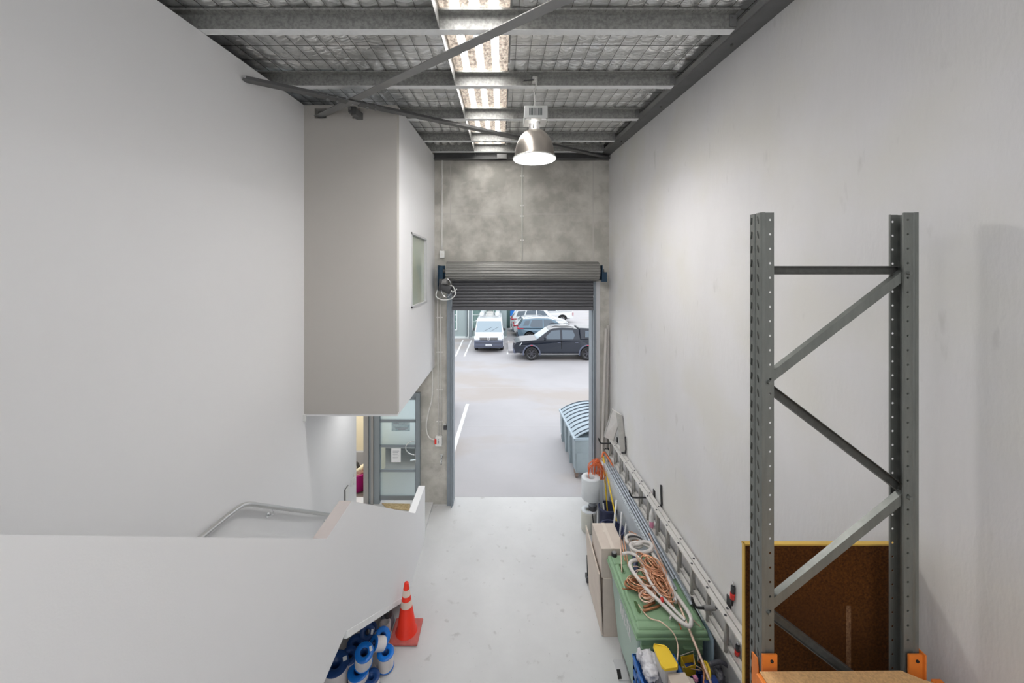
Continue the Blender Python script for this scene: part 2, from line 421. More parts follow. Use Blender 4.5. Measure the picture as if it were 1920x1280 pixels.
# front face with two rough holes for the roof bracing
h1 = (P(590, 0, fy).x, P(612, 0, fy).x, P(0, 221, fy).z, P(0, 207, fy).z)
h2 = (P(661, 0, fy).x, P(676, 0, fy).x, P(0, 222, fy).z, P(0, 203, fy).z)
zl = P(0, 222, fy).z; zh = P(0, 203, fy).z
m_.box(XL, XB, fy, fy+.1, 3.035, zl); m_.box(XL, XB, fy, fy+.1, zh, zt)
m_.box(XL, h1[0], fy, fy+.1, zl, zh); m_.box(h1[1], h2[0], fy, fy+.1, zl, zh); m_.box(h2[1], XB, fy, fy+.1, zl, zh)
struct('wall_office_front', m_, M['taupe'])
struct('ceiling_entry', MB().hexa([(XL, fy, 3.01), (XB, fy, 3.01), (XB, YD, 2.965), (XL, YD, 2.965), (XL, fy, 3.035), (XB, fy, 3.035), (XB, YD, 2.99), (XL, YD, 2.99)]), M['plaster'])
struct('trim_3', MB().box(XL, XL+.035, fy-.03, fy, 2.95, 3.04), M['white_plastic'])
# upper room window
wf = MB()
for a, b, c, d in ((wy0, wy0+.03, wz0a, wz1a), (wy1-.03, wy1, wz0a, wz1a), (wy0, wy1, wz0a, wz0a+.03), (wy0, wy1, wz1a-.03, wz1a)):
    wf.box(XB-.08, XB+.015, a, b, c, d)
wo = struct('window_1', wf, M['guide_light'])
MB().box(XB-.045, XB-.035, wy0+.02, wy1-.02, wz0a+.02, wz1a-.02).build('window_pane', M['winglass2'], wo)
MB().box(XB-.1, XB-.085, wy0-.3, wy1+.3, wz0a-.3, wz1a+.3)

# ------------------------------------------------------------ stair and its solid balustrade
XO, XI = XB, XB-.12
top_e = [(7.05, .97), (6.24, .97), (3.59, 2.80), (3.08, 2.80), (-1.2, 2.80+.7207*4.28)]
bot_e = [(-1.2, 1.67+.72*3.9), (2.7, 1.67), (3.464, 1.67), (5.376, .31), (5.81, 0), (7.05, 0)]
m_ = MB(); poly = top_e+bot_e
m_.prism(poly, 0, XI, XO, lambda p, q, t: (t, p, q))
struct('wall_stair', m_, M['plaster'])
m_ = MB(); m_.box(XI+.002, XO-.002, 3.085, 3.59, 2.800, 2.803)
struct('trim_4', m_, M['cap'])
# steel stringer edge under the balustrade
m_ = MB(); e = [(3.464, 1.67), (5.376, .31), (5.70, .08)]
e2 = [(a, b-.07) for a, b in e]
m_.prism(e+e2[::-1], 0, XO-.02, XO+.006, lambda p, q, t: (t, p, q))
struct('trim_5', m_, M['galv_flange'])
m_ = MB()
n = 9; rise = 1.8/10; run = .262
for i in range(9):
    ya = 6.15-run*(i+1); m_.box(XL, XI, ya, ya+run+.02, max(0, rise*(i+1)-.25), rise*(i+1))
yl = 6.15-run*9
m_.box(XL, XI, 2.75, yl, 1.72, 1.8)
for i in range(14):
    ya = 2.75-run*(i+1); m_.box(XL, XI, ya, ya+run+.02, 1.8+rise*(i+1)-.25, 1.8+rise*(i+1))
struct('stairs', m_, M['floor'])
# entry landing and recess
struct('floor_entry', MB().box(-6.5, -1.47, 7.02, YD+.18, 0, .045), M['floor'])
struct('wall_entry_return', MB().box(-6.5, XL-.14, 6.9, 7.015, 0, 6.9), M['plaster'])
m_ = MB(); m_.box(-6.5, -3.0, 9.5, 9.6, .46, 3.2)
struct('wall_cream', m_, M['cream_wall'])
struct('baseboard_cream', MB().box(-6.5, -3.0, 9.42, 9.6, -.02, .46), M['greydado'])
struct('ceiling_recess', MB().box(-6.5, -1.74, 7.0, 9.6, 3.2, 3.3), M['plaster'])
struct('wall_recess', MB().box(-3.02, -2.98, 8.25, 9.6, 0, 3.2), M['cream_wall'])
# handrail on the left wall
hr = thing('handrail', (XL+.07, 3.84, 2.6), 'brushed steel handrail on brackets, bending down along the white stair wall', 'handrail')
pts = smooth_path([(XL+.07, -.6, 2.7+.70*3.5), (XL+.07, 2.6, 3.02), (XL+.07, 3.05, 2.71), (XL+.07, 3.25, 2.66), (XL+.07, 3.7, 2.63), (XL+.07, 3.9, 2.575), (XL+.07, 4.2, 2.37), (XL+.07, 5.0, 1.80), (XL+.07, 5.95, 1.12)], 6)
MB().tube(pts, .024, 14).build('rail', M['steel_rail'], hr)
for y, z in ((4.35, 2.245), (5.75, 1.24), (3.3, 2.64)):
    MB().tube([(XL+.07, y, z-.0), (XL+.07, y, z-.06), (XL+.05, y, z-.075), (XL+.005, y, z-.075)], .008, 8).cyl((XL, y, z-.075), (XL+.008, y, z-.075), .03).build('bracket', M['chrome'], hr)

# ------------------------------------------------------------ roof
m_ = MB(); NX, NY = 320, 330
x0, x1, ya, yb = -6.3, 2.30, -5.9, 8.05
def foil_z(x, y):
    c = abs(math.sin(PI*x/.155)); r = abs(math.sin(PI*y/.30))
    n1 = noise.noise(Vector((x*3.1, y*2.3, 1.7)))
    n2 = noise.noise(Vector((x*11, y*9, 4.1)))
    cell = noise.noise(Vector((math.floor(x/.155)*7.3, math.floor(y/.30)*5.1, 2.2)))
    return ztop(y)+.172-.026*(c**.6)*(r**.6)*(1+.9*n1+.5*cell)-.009*n2
def roof_patch(name, xa, xb, yc, yd_, mtl):
    nx = max(2, int((xb-xa)/.026)); ny = max(2, int((yd_-yc)/.042)); q = MB(); vs = []
    for i in range(nx+1):
        for j in range(ny+1):
            X = xa+(xb-xa)*i/nx; Y = yc+(yd_-yc)*j/ny; vs.append((X, Y, foil_z(X, Y)))
    fs = [(i*(ny+1)+j, (i+1)*(ny+1)+j, (i+1)*(ny+1)+j+1, i*(ny+1)+j+1) for i in range(nx) for j in range(ny)]
    q.add(vs, fs, True); return struct(name, q, mtl)
roof_patch('ceiling', -4.4, -.557, 1.2, YD+.2, M['foil'])
roof_patch('ceiling_foil', .078, XR+.1, 1.2, YD+.2, M['foil'])
zz = lambda y, d=0: ztop(y)+.17+d
struct('ceiling_rear', MB().hexa([(-6.5, YB, zz(YB)), (XR, YB, zz(YB)), (XR, 1.2, zz(1.2)), (-6.5, 1.2, zz(1.2)), (-6.5, YB, zz(YB, .05)), (XR, YB, zz(YB, .05)), (XR, 1.2, zz(1.2, .05)), (-6.5, 1.2, zz(1.2, .05))]), M['galv_flange'])
# wire mesh that carries the foil
m_ = MB()
for X in [-.6-.155*k for k in range(24)]+[.155+.155*k for k in range(14)]:
    m_.bar((X, 1.3, ztop(1.3)+.146), (X, YD, ztop(YD)+.146), .004, .004)
for k in range(23):
    Y = 1.5+.3*k-.0
    if Y < YD:
        m_.bar((-4.3, Y, ztop(Y)+.146), (-.58, Y, ztop(Y)+.146), .004, .004); m_.bar((.1, Y, ztop(Y)+.146), (XR, Y, ztop(Y)+.146), .004, .004)
o = struct('ceiling_mesh', m_, M['rack_dark'])
# translucent corrugated strip
m_ = MB(); vs = []; nx = 68
for j, Y in enumerate((YB+.5, 1, 3, 5, YD+.1)):
    for i in range(nx+1):
        X = -.557+.635*i/nx; c = math.cos(2*PI*(X+.24)/.175); h = .03*max(0, min(1, (c-.1)*2.2))
        vs.append((X, Y, ztop(Y)+.182+h))
m_.add(vs, [(j*(nx+1)+i, j*(nx+1)+i+1, (j+1)*(nx+1)+i+1, (j+1)*(nx+1)+i) for j in range(4) for i in range(nx)], False)
sky = tag(m_.build('window_3', M['skysheet']), kind='structure')
m_ = MB()
m_.hexa([(-.562, 1.2, ztop(1.2)+.01), (-.557, 1.2, ztop(1.2)+.01), (-.557, YD, ztop(YD)+.01), (-.562, YD, ztop(YD)+.01), (-.562, 1.2, ztop(1.2)+.21), (-.557, 1.2, ztop(1.2)+.21), (-.557, YD, ztop(YD)+.21), (-.562, YD, ztop(YD)+.21)])
m_.hexa([(.078, 1.2, ztop(1.2)+.145), (.095, 1.2, ztop(1.2)+.145), (.095, YD, ztop(YD)+.145), (.078, YD, ztop(YD)+.145), (.078, 1.2, ztop(1.2)+.22), (.095, 1.2, ztop(1.2)+.22), (.095, YD, ztop(YD)+.22), (.078, YD, ztop(YD)+.22)])
struct('trim_6', m_, M['railsteel'])
# outer roof sheeting, keeps daylight out
m_ = MB()
for xa, xb in ((-6.6, -.557), (.078, XR+.3)):
    m_.hexa([(xa, YB-.2, zz(YB, .1)), (xb, YB-.2, zz(YB, .1)), (xb, 8.3, zz(8.3, .1)), (xa, 8.3, zz(8.3, .1)), (xa, YB-.2, zz(YB, .14)), (xb, YB-.2, zz(YB, .14)), (xb, 8.3, zz(8.3, .14)), (xa, 8.3, zz(8.3, .14))])
struct('ceiling_sheeting', m_, M['galv_flange'])
# purlins: Z sections
def purlin(Yf, xl, lab):
    zb_ = ztop(Yf)+.005; Yw = Yf-.078; xr = XR-.215
    t = thing('roof_purlin', (0, Yw, zb_), lab, 'roof beam', 'roof purlins')
    MB().box(xl, xr, Yw, Yw+.005, zb_, zb_+.135).box(xl, xr, Yw-.082, Yw, zb_+.131, zb_+.135).box(xl, xr, Yw-.085, Yw-.081, zb_+.118, zb_+.135).build('web', M['galv'], t)
    MB().box(xl, xr, Yw, Yf, zb_-.003, zb_).box(xl, xr, Yf-.003, Yf, zb_, zb_+.018).build('flange', M['galv_flange'], t)
    c = MB().box(xr-.05, xr+.01, Yw-.012, Yw-.004, zb_+.02, zb_+.125)
    for dz in (.04, .10): c.cyl((xr-.025, Yw-.024, zb_+dz), (xr-.025, Yw-.010, zb_+dz), .011, 6)
    c.build('cleat', M['railsteel'], t)
for (Y, xl, lab) in ((3.449, -4.3, 'speckled galvanised roof purlin with pale flange, nearest the camera'),
                    (4.63, -4.3, 'galvanised roof purlin that the dome lamp hangs from, second from the camera'),
                    (5.81, -4.3, 'galvanised roof purlin just above the lamp gearbox, third from the camera'),
                    (7.0, -4.3, 'galvanised roof purlin behind the dome lamp, fourth from the camera'),
                    (7.78, -4.3, 'last galvanised roof purlin, nearest the concrete front wall')):
    purlin(Y, xl, lab)
# rail along the top of the right wall
def along(prof, name, m, ya=1.0, yb=YD):
    q = MB(); k = len(prof)
    q.add([(x, ya, ztop(ya)+z) for x, z in prof]+[(x, yb, ztop(yb)+z) for x, z in prof], [tuple(range(k-1, -1, -1)), tuple(range(k, 2*k))]+[(i, (i+1) % k, k+(i+1) % k, k+i) for i in range(k)])
    return q
t = thing('wall_rail', (XR-.1, 4, ztop(4)), 'long grey steel channel running along the top of the right concrete wall', 'roof beam')
along([(XR-.205, .0), (XR-.0, .0), (XR, .012), (XR-.193, .012)], '', None).build('flange', M['darksteel'], t)
along([(XR-.205, .0), (XR-.195, .0), (XR-.195, .07), (XR-.205, .07)], '', None).build('web', M['railsteel'], t)
along([(XR-.07, .02), (XR-.002, .02), (XR-.002, .15), (XR-.07, .15)], '', None).build('packer', M['galv_flange'], t)
for y in (3.6, 5.2, 6.9): MB().cyl((XR-.1, y, ztop(y)-.02), (XR-.1, y, ztop(y)), .014, 6).build('bolt', M['rack_dark'], t)
# dark beam on top of the front wall
t = thing('eaves_beam', (.4, 7.95, 7.5), 'dark steel channel across the top of the concrete front wall', 'roof beam')
zb_ = P(0, 299, 7.98).z
MB().box(XB, XR-.01, 7.93, 8.04, zb_, zb_+.012).box(XB, XR-.01, 7.93, 8.04, zb_+.14, zb_+.15).box(XB, XR-.01, 8.02, 8.04, zb_, zb_+.15).build('channel', M['darksteel'], t)
MB().box(P(932, 0, 8).x, P(950, 0, 8).x, 7.90, 8.0, zb_-.0, zb_+.10).build('bracket_plate', M['railsteel'], t)
# diagonal wind bracing
def angle_iron(a, b, name, m, parent, w_=.10, up=.075, lift=0):
    prof = [(-w_/2, 0), (w_/2, 0), (w_/2, .008), (-w_/2+.008, .008), (-w_/2+.008, up), (-w_/2, up)]
    return MB().section(a, b, prof).build(name, m, parent)
A0 = Vector((XL, 3.93, 7.02)); A1 = Vector((XR-.03, 8.0, 7.44))
d = (A1-A0)
t = thing('wind_brace', A0, 'dark steel angle brace running from the left wall to the far right roof corner', 'roof beam', 'crossed roof braces')
s0 = .165
angle_iron(A0, A0+d*s0, 'angle', M['darksteel'], t)
angle_iron(A0+d*(s0+.022), A1, 'angle', M['darksteel'], t)
for k, s in enumerate((s0-.035, s0-.018, s0+.038, s0+.054)):
    p = A0+d*s; q = MB()
    q.cyl(p+Vector((0, 0, -.03)), p+Vector((0, 0, .045)), .010, 8).cyl(p+Vector((0, 0, -.022)), p+Vector((0, 0, -.006)), .020, 6).cyl(p+Vector((0, 0, .012)), p+Vector((0, 0, .03)), .020, 6)
    q.build('bolt', M['railsteel'], t)
q = MB(); q.bar(A0+d*(s0-.05)+Vector((0, 0, .014)), A0+d*(s0+.07)+Vector((0, 0, .014)), .07, .012); q.build('splice_plate', M['railsteel'], t)
B0 = Vector((-2.56, 5.20, 7.155)); B1 = Vector((XR-.02, 1.36, 6.975))
t = thing('wind_brace', B0, 'grey steel angle brace crossing in front of the skylight from the upper room wall', 'roof beam', 'crossed roof braces')
d = B1-B0
angle_iron(B0, B1, 'angle', mat('mid grey brace steel', (.30, .30, .295), .5, .4, var=.1, vscale=6), t, .105, .075)
# stub bracket in the second hole
t = thing('brace_bracket', (-1.97, 5.1, 7.1), 'dark bent steel bracket poking out of the small hole beside the crossed braces', 'bracket')
MB().box(-2.06, -1.96, 5.02, 5.07, 7.15, 7.23).bar((-1.99, 5.02, 7.16), (-1.93, 5.24, 7.14), .08, .09).build('plate', M['darksteel'], t)
MB().cyl((-2.035, 4.99, 7.20), (-2.035, 5.04, 7.20), .018, 6).build('bolt', M['railsteel'], t)

# ------------------------------------------------------------ roller door
R = MB()
rd = tag(bpy.data.objects.new('door_1', None), kind='structure'); COL.objects.link(rd); rd.location = (.45, 7.9, 4.3); ORG[rd] = Vector((.45, 7.9, 4.3))
tag(rd, 'grey slatted roller door, mostly rolled up over the vehicle opening')
xa, xb = -1.045, 1.95
yc = 7.93
zb_ = 5-65*yc/F; zt_ = 4.86
ns = 9; vs = []; steps = 10
zs = [zb_+(zt_-zb_)*i/(ns*steps) for i in range(ns*steps+1)]
m_ = MB()
for x in (xa, xb):
    for i, z in enumerate(zs):
        ph = (i % steps)/steps; m_.v.append(Vector((x, yc-.022*abs(math.sin(PI*ph))**.7, z)))
K = len(zs)
for i in range(K-1): m_.f.append((i, K+i, K+i+1, i+1)); m_.sm.append(False); m_.mi.append(0)
m_.build('curtain', M['shutter'], rd, solid=.006)
MB().box(xa, xb, yc-.035, yc+.02, zb_-.075, zb_).build('bottom_rail', M['shutter'], rd, bevel=.006)
# rolled drum with slat ridges
zc, yc2, r = 5.02, 7.80, .185
prof = []
nseg = 18
q = MB()
ring = []
for k in range(nseg*6):
    a = 2*PI*k/(nseg*6); rr = r+.014*abs(math.sin(a*nseg/2))
    ring.append((yc2+rr*math.cos(a), zc+rr*math.sin(a)))
q.prism(ring, 0, -1.14, 2.02, lambda p, q_, t_: (t_, p, q_))
q.build('door_roll', M['shutter_drum'], rd)
q = MB().cyl((-1.30, yc2, zc), (-1.14, yc2, zc), .04).cyl((2.02, yc2, zc), (2.14, yc2, zc), .04); q.build('shaft', M['darksteel'], rd)
for x, s in ((-1.30, 1), (2.06, -1)):
    q = MB().box(x, x+.012, 7.62, 8.04, 4.62 if s > 0 else 4.84, 5.14).box(x, x+.09, 8.03, 8.046, 4.62 if s > 0 else 4.84, 5.14)
    if s > 0: q.box(x, x+.09, 7.72, 7.74, 4.86, 5.12)
    else: q.box(x, x+.12, 7.70, 7.72, 4.80, 5.0)
    q.build('bracket', M['navy'], rd, label='dark blue drum bracket')
# motor
q = MB().cyl((-1.22, 7.66, 4.70), (-1.02, 7.60, 4.62), .085, 20).cyl((-1.24, 7.67, 4.705), (-1.21, 7.66, 4.70), .10, 20).box(-1.27, -1.2, 7.6, 7.8, 4.74, 4.86)
q.build('motor', M['dkgrey'], rd, label='black geared motor')
MB().cyl((-1.19, 7.60, 4.80), (-1.10, 7.58, 4.80), .055, 16).build('motor_cap', M['railsteel'], rd)
MB().tube([(-1.12+.19*math.cos(a)*.55, 7.60, 4.68+.19*math.sin(a)) for a in [2*PI*k/24 for k in range(24)]], .006, 6, closed=True).build('chain_wheel', M['chrome'], rd)
MB().tube(smooth_path([(-1.30, 7.8, 4.70), (-1.33, 7.6, 4.52), (-1.2, 7.56, 4.44), (-1.02, 7.56, 4.46), (-.93, 7.56, 4.56), (-.97, 7.56, 4.70), (-1.04, 7.6, 4.72), (-1.0, 7.6, 4.6), (-.9, 7.56, 4.66)]), .011, 8).build('motor_cable', M['white_plastic'], rd, label='looped white motor cable')
# guides
for x0_, x1_, n_ in ((-1.165, -1.05, 0), (1.954, 2.03, 1)):
    zt2 = 4.62 if n_ == 0 else 4.80
    xx = x1_ if n_ == 0 else x0_
    g = MB().box(x0_, x1_, YD-.06, YD, 0, zt2)
    s = -1 if n_ == 0 else 1
    g.box(min(xx, xx+s*.015), max(xx, xx+s*.015), YD-.13, YD-.05, 0, zt2)
    g.box(min(xx, xx-s*.02), max(xx, xx-s*.02), YD-.06, YD+.21, 0, 4.46)
    g.build('guide', M['guide'], rd, bevel=.004)
MB().box(2.035, 2.12, YD-.03, YD, .0, 4.80).build('guide_backing', M['guide_light'], rd)

# ------------------------------------------------------------ glazed entry door and sidelight
gd = tag(bpy.data.objects.new('door_2', None), kind='structure'); COL.objects.link(gd); gd.location = (-2.2, 8.0, 0); ORG[gd] = Vector((-2.2, 8.0, 0))
tag(gd, 'grey framed entry door with four frosted glass panes')
yd = 8.0
X_ = lambda px: (px-940)*yd/F
Z_ = lambda py: 5-(py-510)*yd/F
q = MB(); q.box(-1.83, -1.74, yd-.03, yd+.12, .045, 2.42).box(X_(692), X_(712), yd-.02, yd+.12, .045, 2.42).box(X_(712), -1.83, yd-.025, yd+.12, 2.33, 2.42)
q.build('door_frame', M['frame'], gd, bevel=.004)
q = MB(); q.box(X_(683), X_(692), yd-.05, yd+.14, .045, 2.42).box(X_(697), X_(701), yd-.05, yd-.02, .045, 2.42)
q.build('jamb', M['frame_in'], gd)
q = MB(); xl_, xr_ = X_(708), X_(784)
q.box(xl_, X_(712.5), yd+.01, yd+.05, .06, 2.32).box(X_(778), xr_, yd+.01, yd+.05, .06, 2.32)
for a, b in ((737, 750), (787, 792), (834.5, 839), (881, 885), (929.5, 938)): q.box(xl_, xr_, yd+.01, yd+.05, Z_(b), Z_(a))
q.build('door_leaf', M['frame'], gd, bevel=.003)
for i, (a, b) in enumerate(((750, 787), (792, 834.5), (839, 881), (885, 929.5))):
    MB().box(X_(712.5), X_(778), yd+.025, yd+.032, Z_(b), Z_(a)).build('glass_pane', M['glass'] if i == 2 else M['frost'], gd, label='clear pane' if i == 2 else None)
q = MB(); c = (X_(779), Z_(838))
q.tube([(c[0]-.20*math.sin(a), yd-.03, c[1]+.15*math.cos(a)) for a in [PI*k/20 for k in range(21)]], .011, 8)
q.cyl((c[0], yd-.03, c[1]+.15), (c[0], yd+.01, c[1]+.15), .014, 10).cyl((c[0], yd-.03, c[1]-.15), (c[0], yd+.01, c[1]-.15), .014, 10)
q.build('pull_handle', M['chrome'], gd, label='half-ring chrome pull handle')
q = MB(); q.box(X_(778.5), X_(782), yd-.0, yd+.012, Z_(867), Z_(853)).bar((X_(780), yd-.03, Z_(861)), (X_(770), yd-.03, Z_(862)), .02, .022).cyl((X_(780), yd-.035, Z_(861)), (X_(780), yd+.01, Z_(861)), .014)
q.build('latch_handle', M['chrome'], gd)
po = thing('poster', (X_(751), yd+.02, Z_(800)), 'small blue-grey printed poster stuck on the second pane of the entry door', 'poster')
MB().box(X_(734), X_(768), yd+.018, yd+.023, Z_(808.5), Z_(791.5)).build('sheet', M['poster'], po)
q = MB()
for k, (a, b, yy) in enumerate(((741, 764, 803), (746, 760, 806), (737, 748, 794), (750, 764, 795))): q.box(X_(a), X_(b), yd+.015, yd+.018, Z_(yy+.7), Z_(yy-.7))
q.build('printed_lines', M['ink'], po)
pn = thing('notice', (X_(742), yd+.02, Z_(854)), 'white printed paper notice taped on the clear pane of the entry door', 'notice')
MB().box(X_(733), X_(751), yd+.018, yd+.021, Z_(867), Z_(841)).build('sheet', M['paper'], pn)
q = MB()
for k in range(6): q.box(X_(736), X_(748-(k % 3)*1.5), yd+.0165, yd+.018, Z_(846+k*3+.4), Z_(846+k*3-.4))
q.build('printed_lines', M['ink'], pn)
# door mat
p = W(715, 942, .05)
o = MB().hexa([W(716, 944, .05), W(726, 953.5, .05), W(768, 957, .05), W(769, 945, .05)]+[v+Vector((0, 0, .012)) for v in (W(716, 944, .05), W(726, 953.5, .05), W(768, 957, .05), W(769, 945, .05))]).build('door_mat', M['mat_brown'])
tag(o, 'brown coir door mat on the floor before the glazed entry door', 'door mat')
# things in the recess left of the door
t = thing('storage_tub', (-3.27, 8.55, 0), 'magenta plastic tub of cloths standing left of the entry door frame', 'tub')
MB().lathe([(0, .045), (.16, .045), (.20, .42), (.215, .42), (.215, .44), (.19, .44), (.15, .07), (0, .07)], (-3.27, 8.55, 0), n=32).build('tub_body', M['magenta'], t)
q = MB()
random.seed(3)
for k in range(7):
    a = k*.9; q.tube(smooth_path([(-3.27+.1*math.cos(a+j), 8.55+.1*math.sin(a+j*1.3), .40+.07*k/4+.05*math.sin(j*2)) for j in range(5)], 3), .04, 8)
q.build('cloth', M['cream_wall'], t)
MB().tube(smooth_path([(-3.34, 8.5, .48), (-3.36, 8.46, .6), (-3.30, 8.5, .66), (-3.25, 8.52, .54)], 4), .035, 8).build('dark_cloth', M['dkgrey'], t)
# switches on the left wall end
for (px, py, w_, h_, lab, nm) in ((648, 926, 26, 24, 'dark framed security keypad low on the left wall near its end', 'keypad'), (660, 903, 0, 0, 'white light switch on the left wall nearest the entry', 'light_switch')):
    p = PX(px, py, XL)
    if nm == 'keypad':
        t = thing(nm, p, lab, 'keypad'); MB().box(XL, XL+.014, p.y-.06, p.y+.085, p.z-.12, p.z+.11).build('back_plate', M['railsteel'], t); MB().box(XL+.014, XL+.03, p.y-.055, p.y+.075, p.z-.11, p.z+.10).build('cover', M['white_plastic'], t, bevel=.006)
    else:
        t = thing(nm, p, lab, 'switch'); MB().box(XL, XL+.012, p.y-.06, p.y+.06, p.z-.06, p.z+.06).build('plate', M['white_plastic'], t, bevel=.004); MB().box(XL+.012, XL+.02, p.y-.012, p.y+.012, p.z-.02, p.z+.02).build('rocker', M['paper'], t)
p = PX(664.5, 896, XL)
t = thing('light_switch', p, 'white light switch just above and beyond the other one at the wall end', 'switch'); MB().box(XL, XL+.012, p.y-.04, p.y+.04, p.z-.10, p.z+.10).build('plate', M['white_plastic'], t, bevel=.004); MB().box(XL+.012, XL+.02, p.y-.012, p.y+.012, p.z-.02, p.z+.02).build('rocker', M['paper'], t)

# ------------------------------------------------------------ conduits and fittings on the front wall
yw = YD-.012
Pw = lambda px, py: P(px, py, yw)
t = thing('conduit', Pw(979, 495), 'straight grey conduit down the middle of the concrete wall above the roller door', 'conduit', 'conduits on the front wall')
MB().tube([Pw(979, 296), Pw(979, 491)], .013, 8).build('pipe', M['cream_pipe'], t)
MB().cyl(Pw(979, 490), Pw(979, 495), .028, 12).build('end_fitting', M['white_plastic'], t)
for y in (330, 385, 405, 450): MB().bar(Pw(975.5, y), Pw(982.5, y), .012, .03).build('saddle', M['cream_pipe'], t)
t = thing('conduit', Pw(828, 470), 'grey conduit from the roof down to the isolator beside the upper room', 'conduit', 'conduits on the front wall')
MB().tube(smooth_path([Pw(818, 285), Pw(822, 285.5), Pw(828, 288), Pw(829, 296), Pw(829, 320), Pw(828.5, 472)], 5), .014, 8).build('pipe', M['cream_pipe'], t)
t = thing('isolator_switch', Pw(829, 484), 'white isolator switch on the grey conduit above the door motor', 'switch')
a, b = Pw(825, 484), Pw(834, 470)
MB().box(a.x, b.x, YD-.08, YD, a.z, b.z).build('housing', M['white_plastic'], t, bevel=.008)
MB().cyl(((a.x+b.x)/2, YD-.10, (a.z+b.z)/2), ((a.x+b.x)/2, YD-.08, (a.z+b.z)/2), .025, 12).build('dial', M['cream_pipe'], t)
for k, (px, lab) in enumerate(((820, 'thin grey conduit beside the roller door, the one farther from the opening'), (826, 'thin grey conduit beside the roller door, the one nearer the opening'))):
    t = thing('conduit', Pw(px+2, 815), lab, 'conduit', 'pair of conduits beside the roller door')
    MB().tube([Pw(px, 556), Pw(px+(1.5 if k else 2.5), 818)], .012, 8).build('pipe', M['cream_pipe'], t)
    for y in (595, 660, 730, 790): MB().bar(Pw(px-1.5, y), Pw(px+4, y), .01, .025).build('saddle', M['cream_pipe'], t)
t = thing('door_control_box', Pw(824, 834), 'white roller door control box with buttons on the concrete pier', 'control box')
a, b = Pw(817, 834), Pw(829.5, 816)
MB().box(a.x, b.x, YD-.09, YD, a.z, b.z).build('housing', M['white_plastic'], t, bevel=.01)
MB().box(a.x-.012, a.x+.03, YD-.095, YD-.02, a.z+.05, b.z-.05).build('red_tab', M['red'], t)
q = MB()
for k in range(3): q.cyl(((a.x+b.x)/2, YD-.10, b.z-.055-k*.035), ((a.x+b.x)/2, YD-.09, b.z-.055-k*.035), .012, 10)
q.build('button', M['ink'], t)
o = MB().tube(smooth_path([Pw(811, 660), Pw(811, 700), Pw(810, 745), Pw(803, 775), Pw(799.5, 795), Pw(801, 812), Pw(807, 822), Pw(817, 824)], 6), .014, 8).build('power_cable', M['cream_pipe'])
tag(o, 'loose grey cable curving down the pier into the door control box', 'cable')
t = thing('wall_tap', Pw(829, 858), 'chrome garden tap low on the concrete pier', 'tap')
p = Pw(829, 856)
MB().tube([p, p+Vector((0, -.09, 0)), p+Vector((0, -.13, -.03)), p+Vector((0, -.13, -.10))], .017, 10).build('spout', M['chrome'], t)
MB().cyl(p+Vector((0, -.07, .01)), p+Vector((0, -.07, .07)), .010, 8).cyl(p+Vector((-.04, -.07, .075)), p+Vector((.04, -.07, .075)), .010, 8).build('tap_handle', M['chrome'], t)
p = Pw(835, 799)
t = thing('padlock', p, 'dark padlock hanging on a hook beside the left door guide', 'padlock')
MB().box(p.x-.035, p.x+.035, YD-.06, YD-.02, p.z-.06, p.z+.02).build('lock_body', M['dkgrey'], t, bevel=.008)
MB().tube([(p.x-.022, YD-.04, p.z+.02), (p.x-.022, YD-.04, p.z+.05), (p.x, YD-.04, p.z+.07), (p.x+.022, YD-.04, p.z+.05), (p.x+.022, YD-.04, p.z+.02)], .007, 8).box(p.x-.008, p.x+.008, YD-.05, YD, p.z+.055, p.z+.07).build('shackle', M['chrome'], t)

# ------------------------------------------------------------ dome lamp
LY, LX = 4.585, .407
zr = 5+(510-298)*LY/F
t = thing('pendant_lamp', (LX, LY, zr), 'aluminium dome high-bay lamp hanging from a purlin', 'lamp')
r = .25
outer = [(.045, .36), (.075, .35), (.13, .32), (.18, .265), (.215, .195), (.235, .12), (.248, .03), (.252, .0)]
q = MB().lathe(outer+[(.262, -.004), (.262, .006), (.255, .01)], (LX, LY, zr), n=48); q.build('shade', M['bowl'], t)
q = MB().lathe([(a-.006, h-.002) for a, h in outer], (LX, LY, zr), n=48); q.build('shade_lining', M['bowl_in'], t)
MB().lathe([(.252, -.004), (.265, -.004), (.265, .008), (.252, .008)], (LX, LY, zr), n=48, closed=True).build('rim', M['white_plastic'], t)
q = MB().lathe([(0, -.09), (.03, -.085), (.055, -.04), (.055, .02), (.035, .08), (.02, .1)], (LX, LY, zr+.18), n=20)
bm_ = bpy.data.materials.new('lit lamp bulb'); bm_.use_nodes = True; bb = bm_.node_tree.nodes['Principled BSDF']; bb.inputs['Emission Color'].default_value = (1, .95, .88, 1); bb.inputs['Emission Strength'].default_value = 6
q.build('bulb', bm_, t)
q = MB().cyl((LX-.045, LY, zr+.34), (LX-.045, LY, zr+.46), .022, 14).cyl((LX+.03, LY, zr+.34), (LX+.03, LY, zr+.46), .035, 14); q.build('neck', M['bowl_in'], t)
gx0, gx1, gz0, gz1 = LX-.135, LX+.15, zr+.45, zr+.60
q = MB().hexa([(gx0, LY-.13, gz0), (gx1, LY-.13, gz0), (gx1, LY+.13, gz0), (gx0, LY+.13, gz0), (gx0+.0, LY-.13, gz1), (gx1-.0, LY-.13, gz1), (gx1-.03, LY+.13, gz1), (gx0+.03, LY+.13, gz1)])
q.build('gearbox', M['gearbox'], t, bevel=.008)
q = MB()
for k in range(9): q.box(LX-.075+k*.018, LX-.075+k*.018+.010, LY-.134, LY-.13, gz0+.035, gz1-.03)
q.build('vent', M['gear_grille'], t)
q = MB()
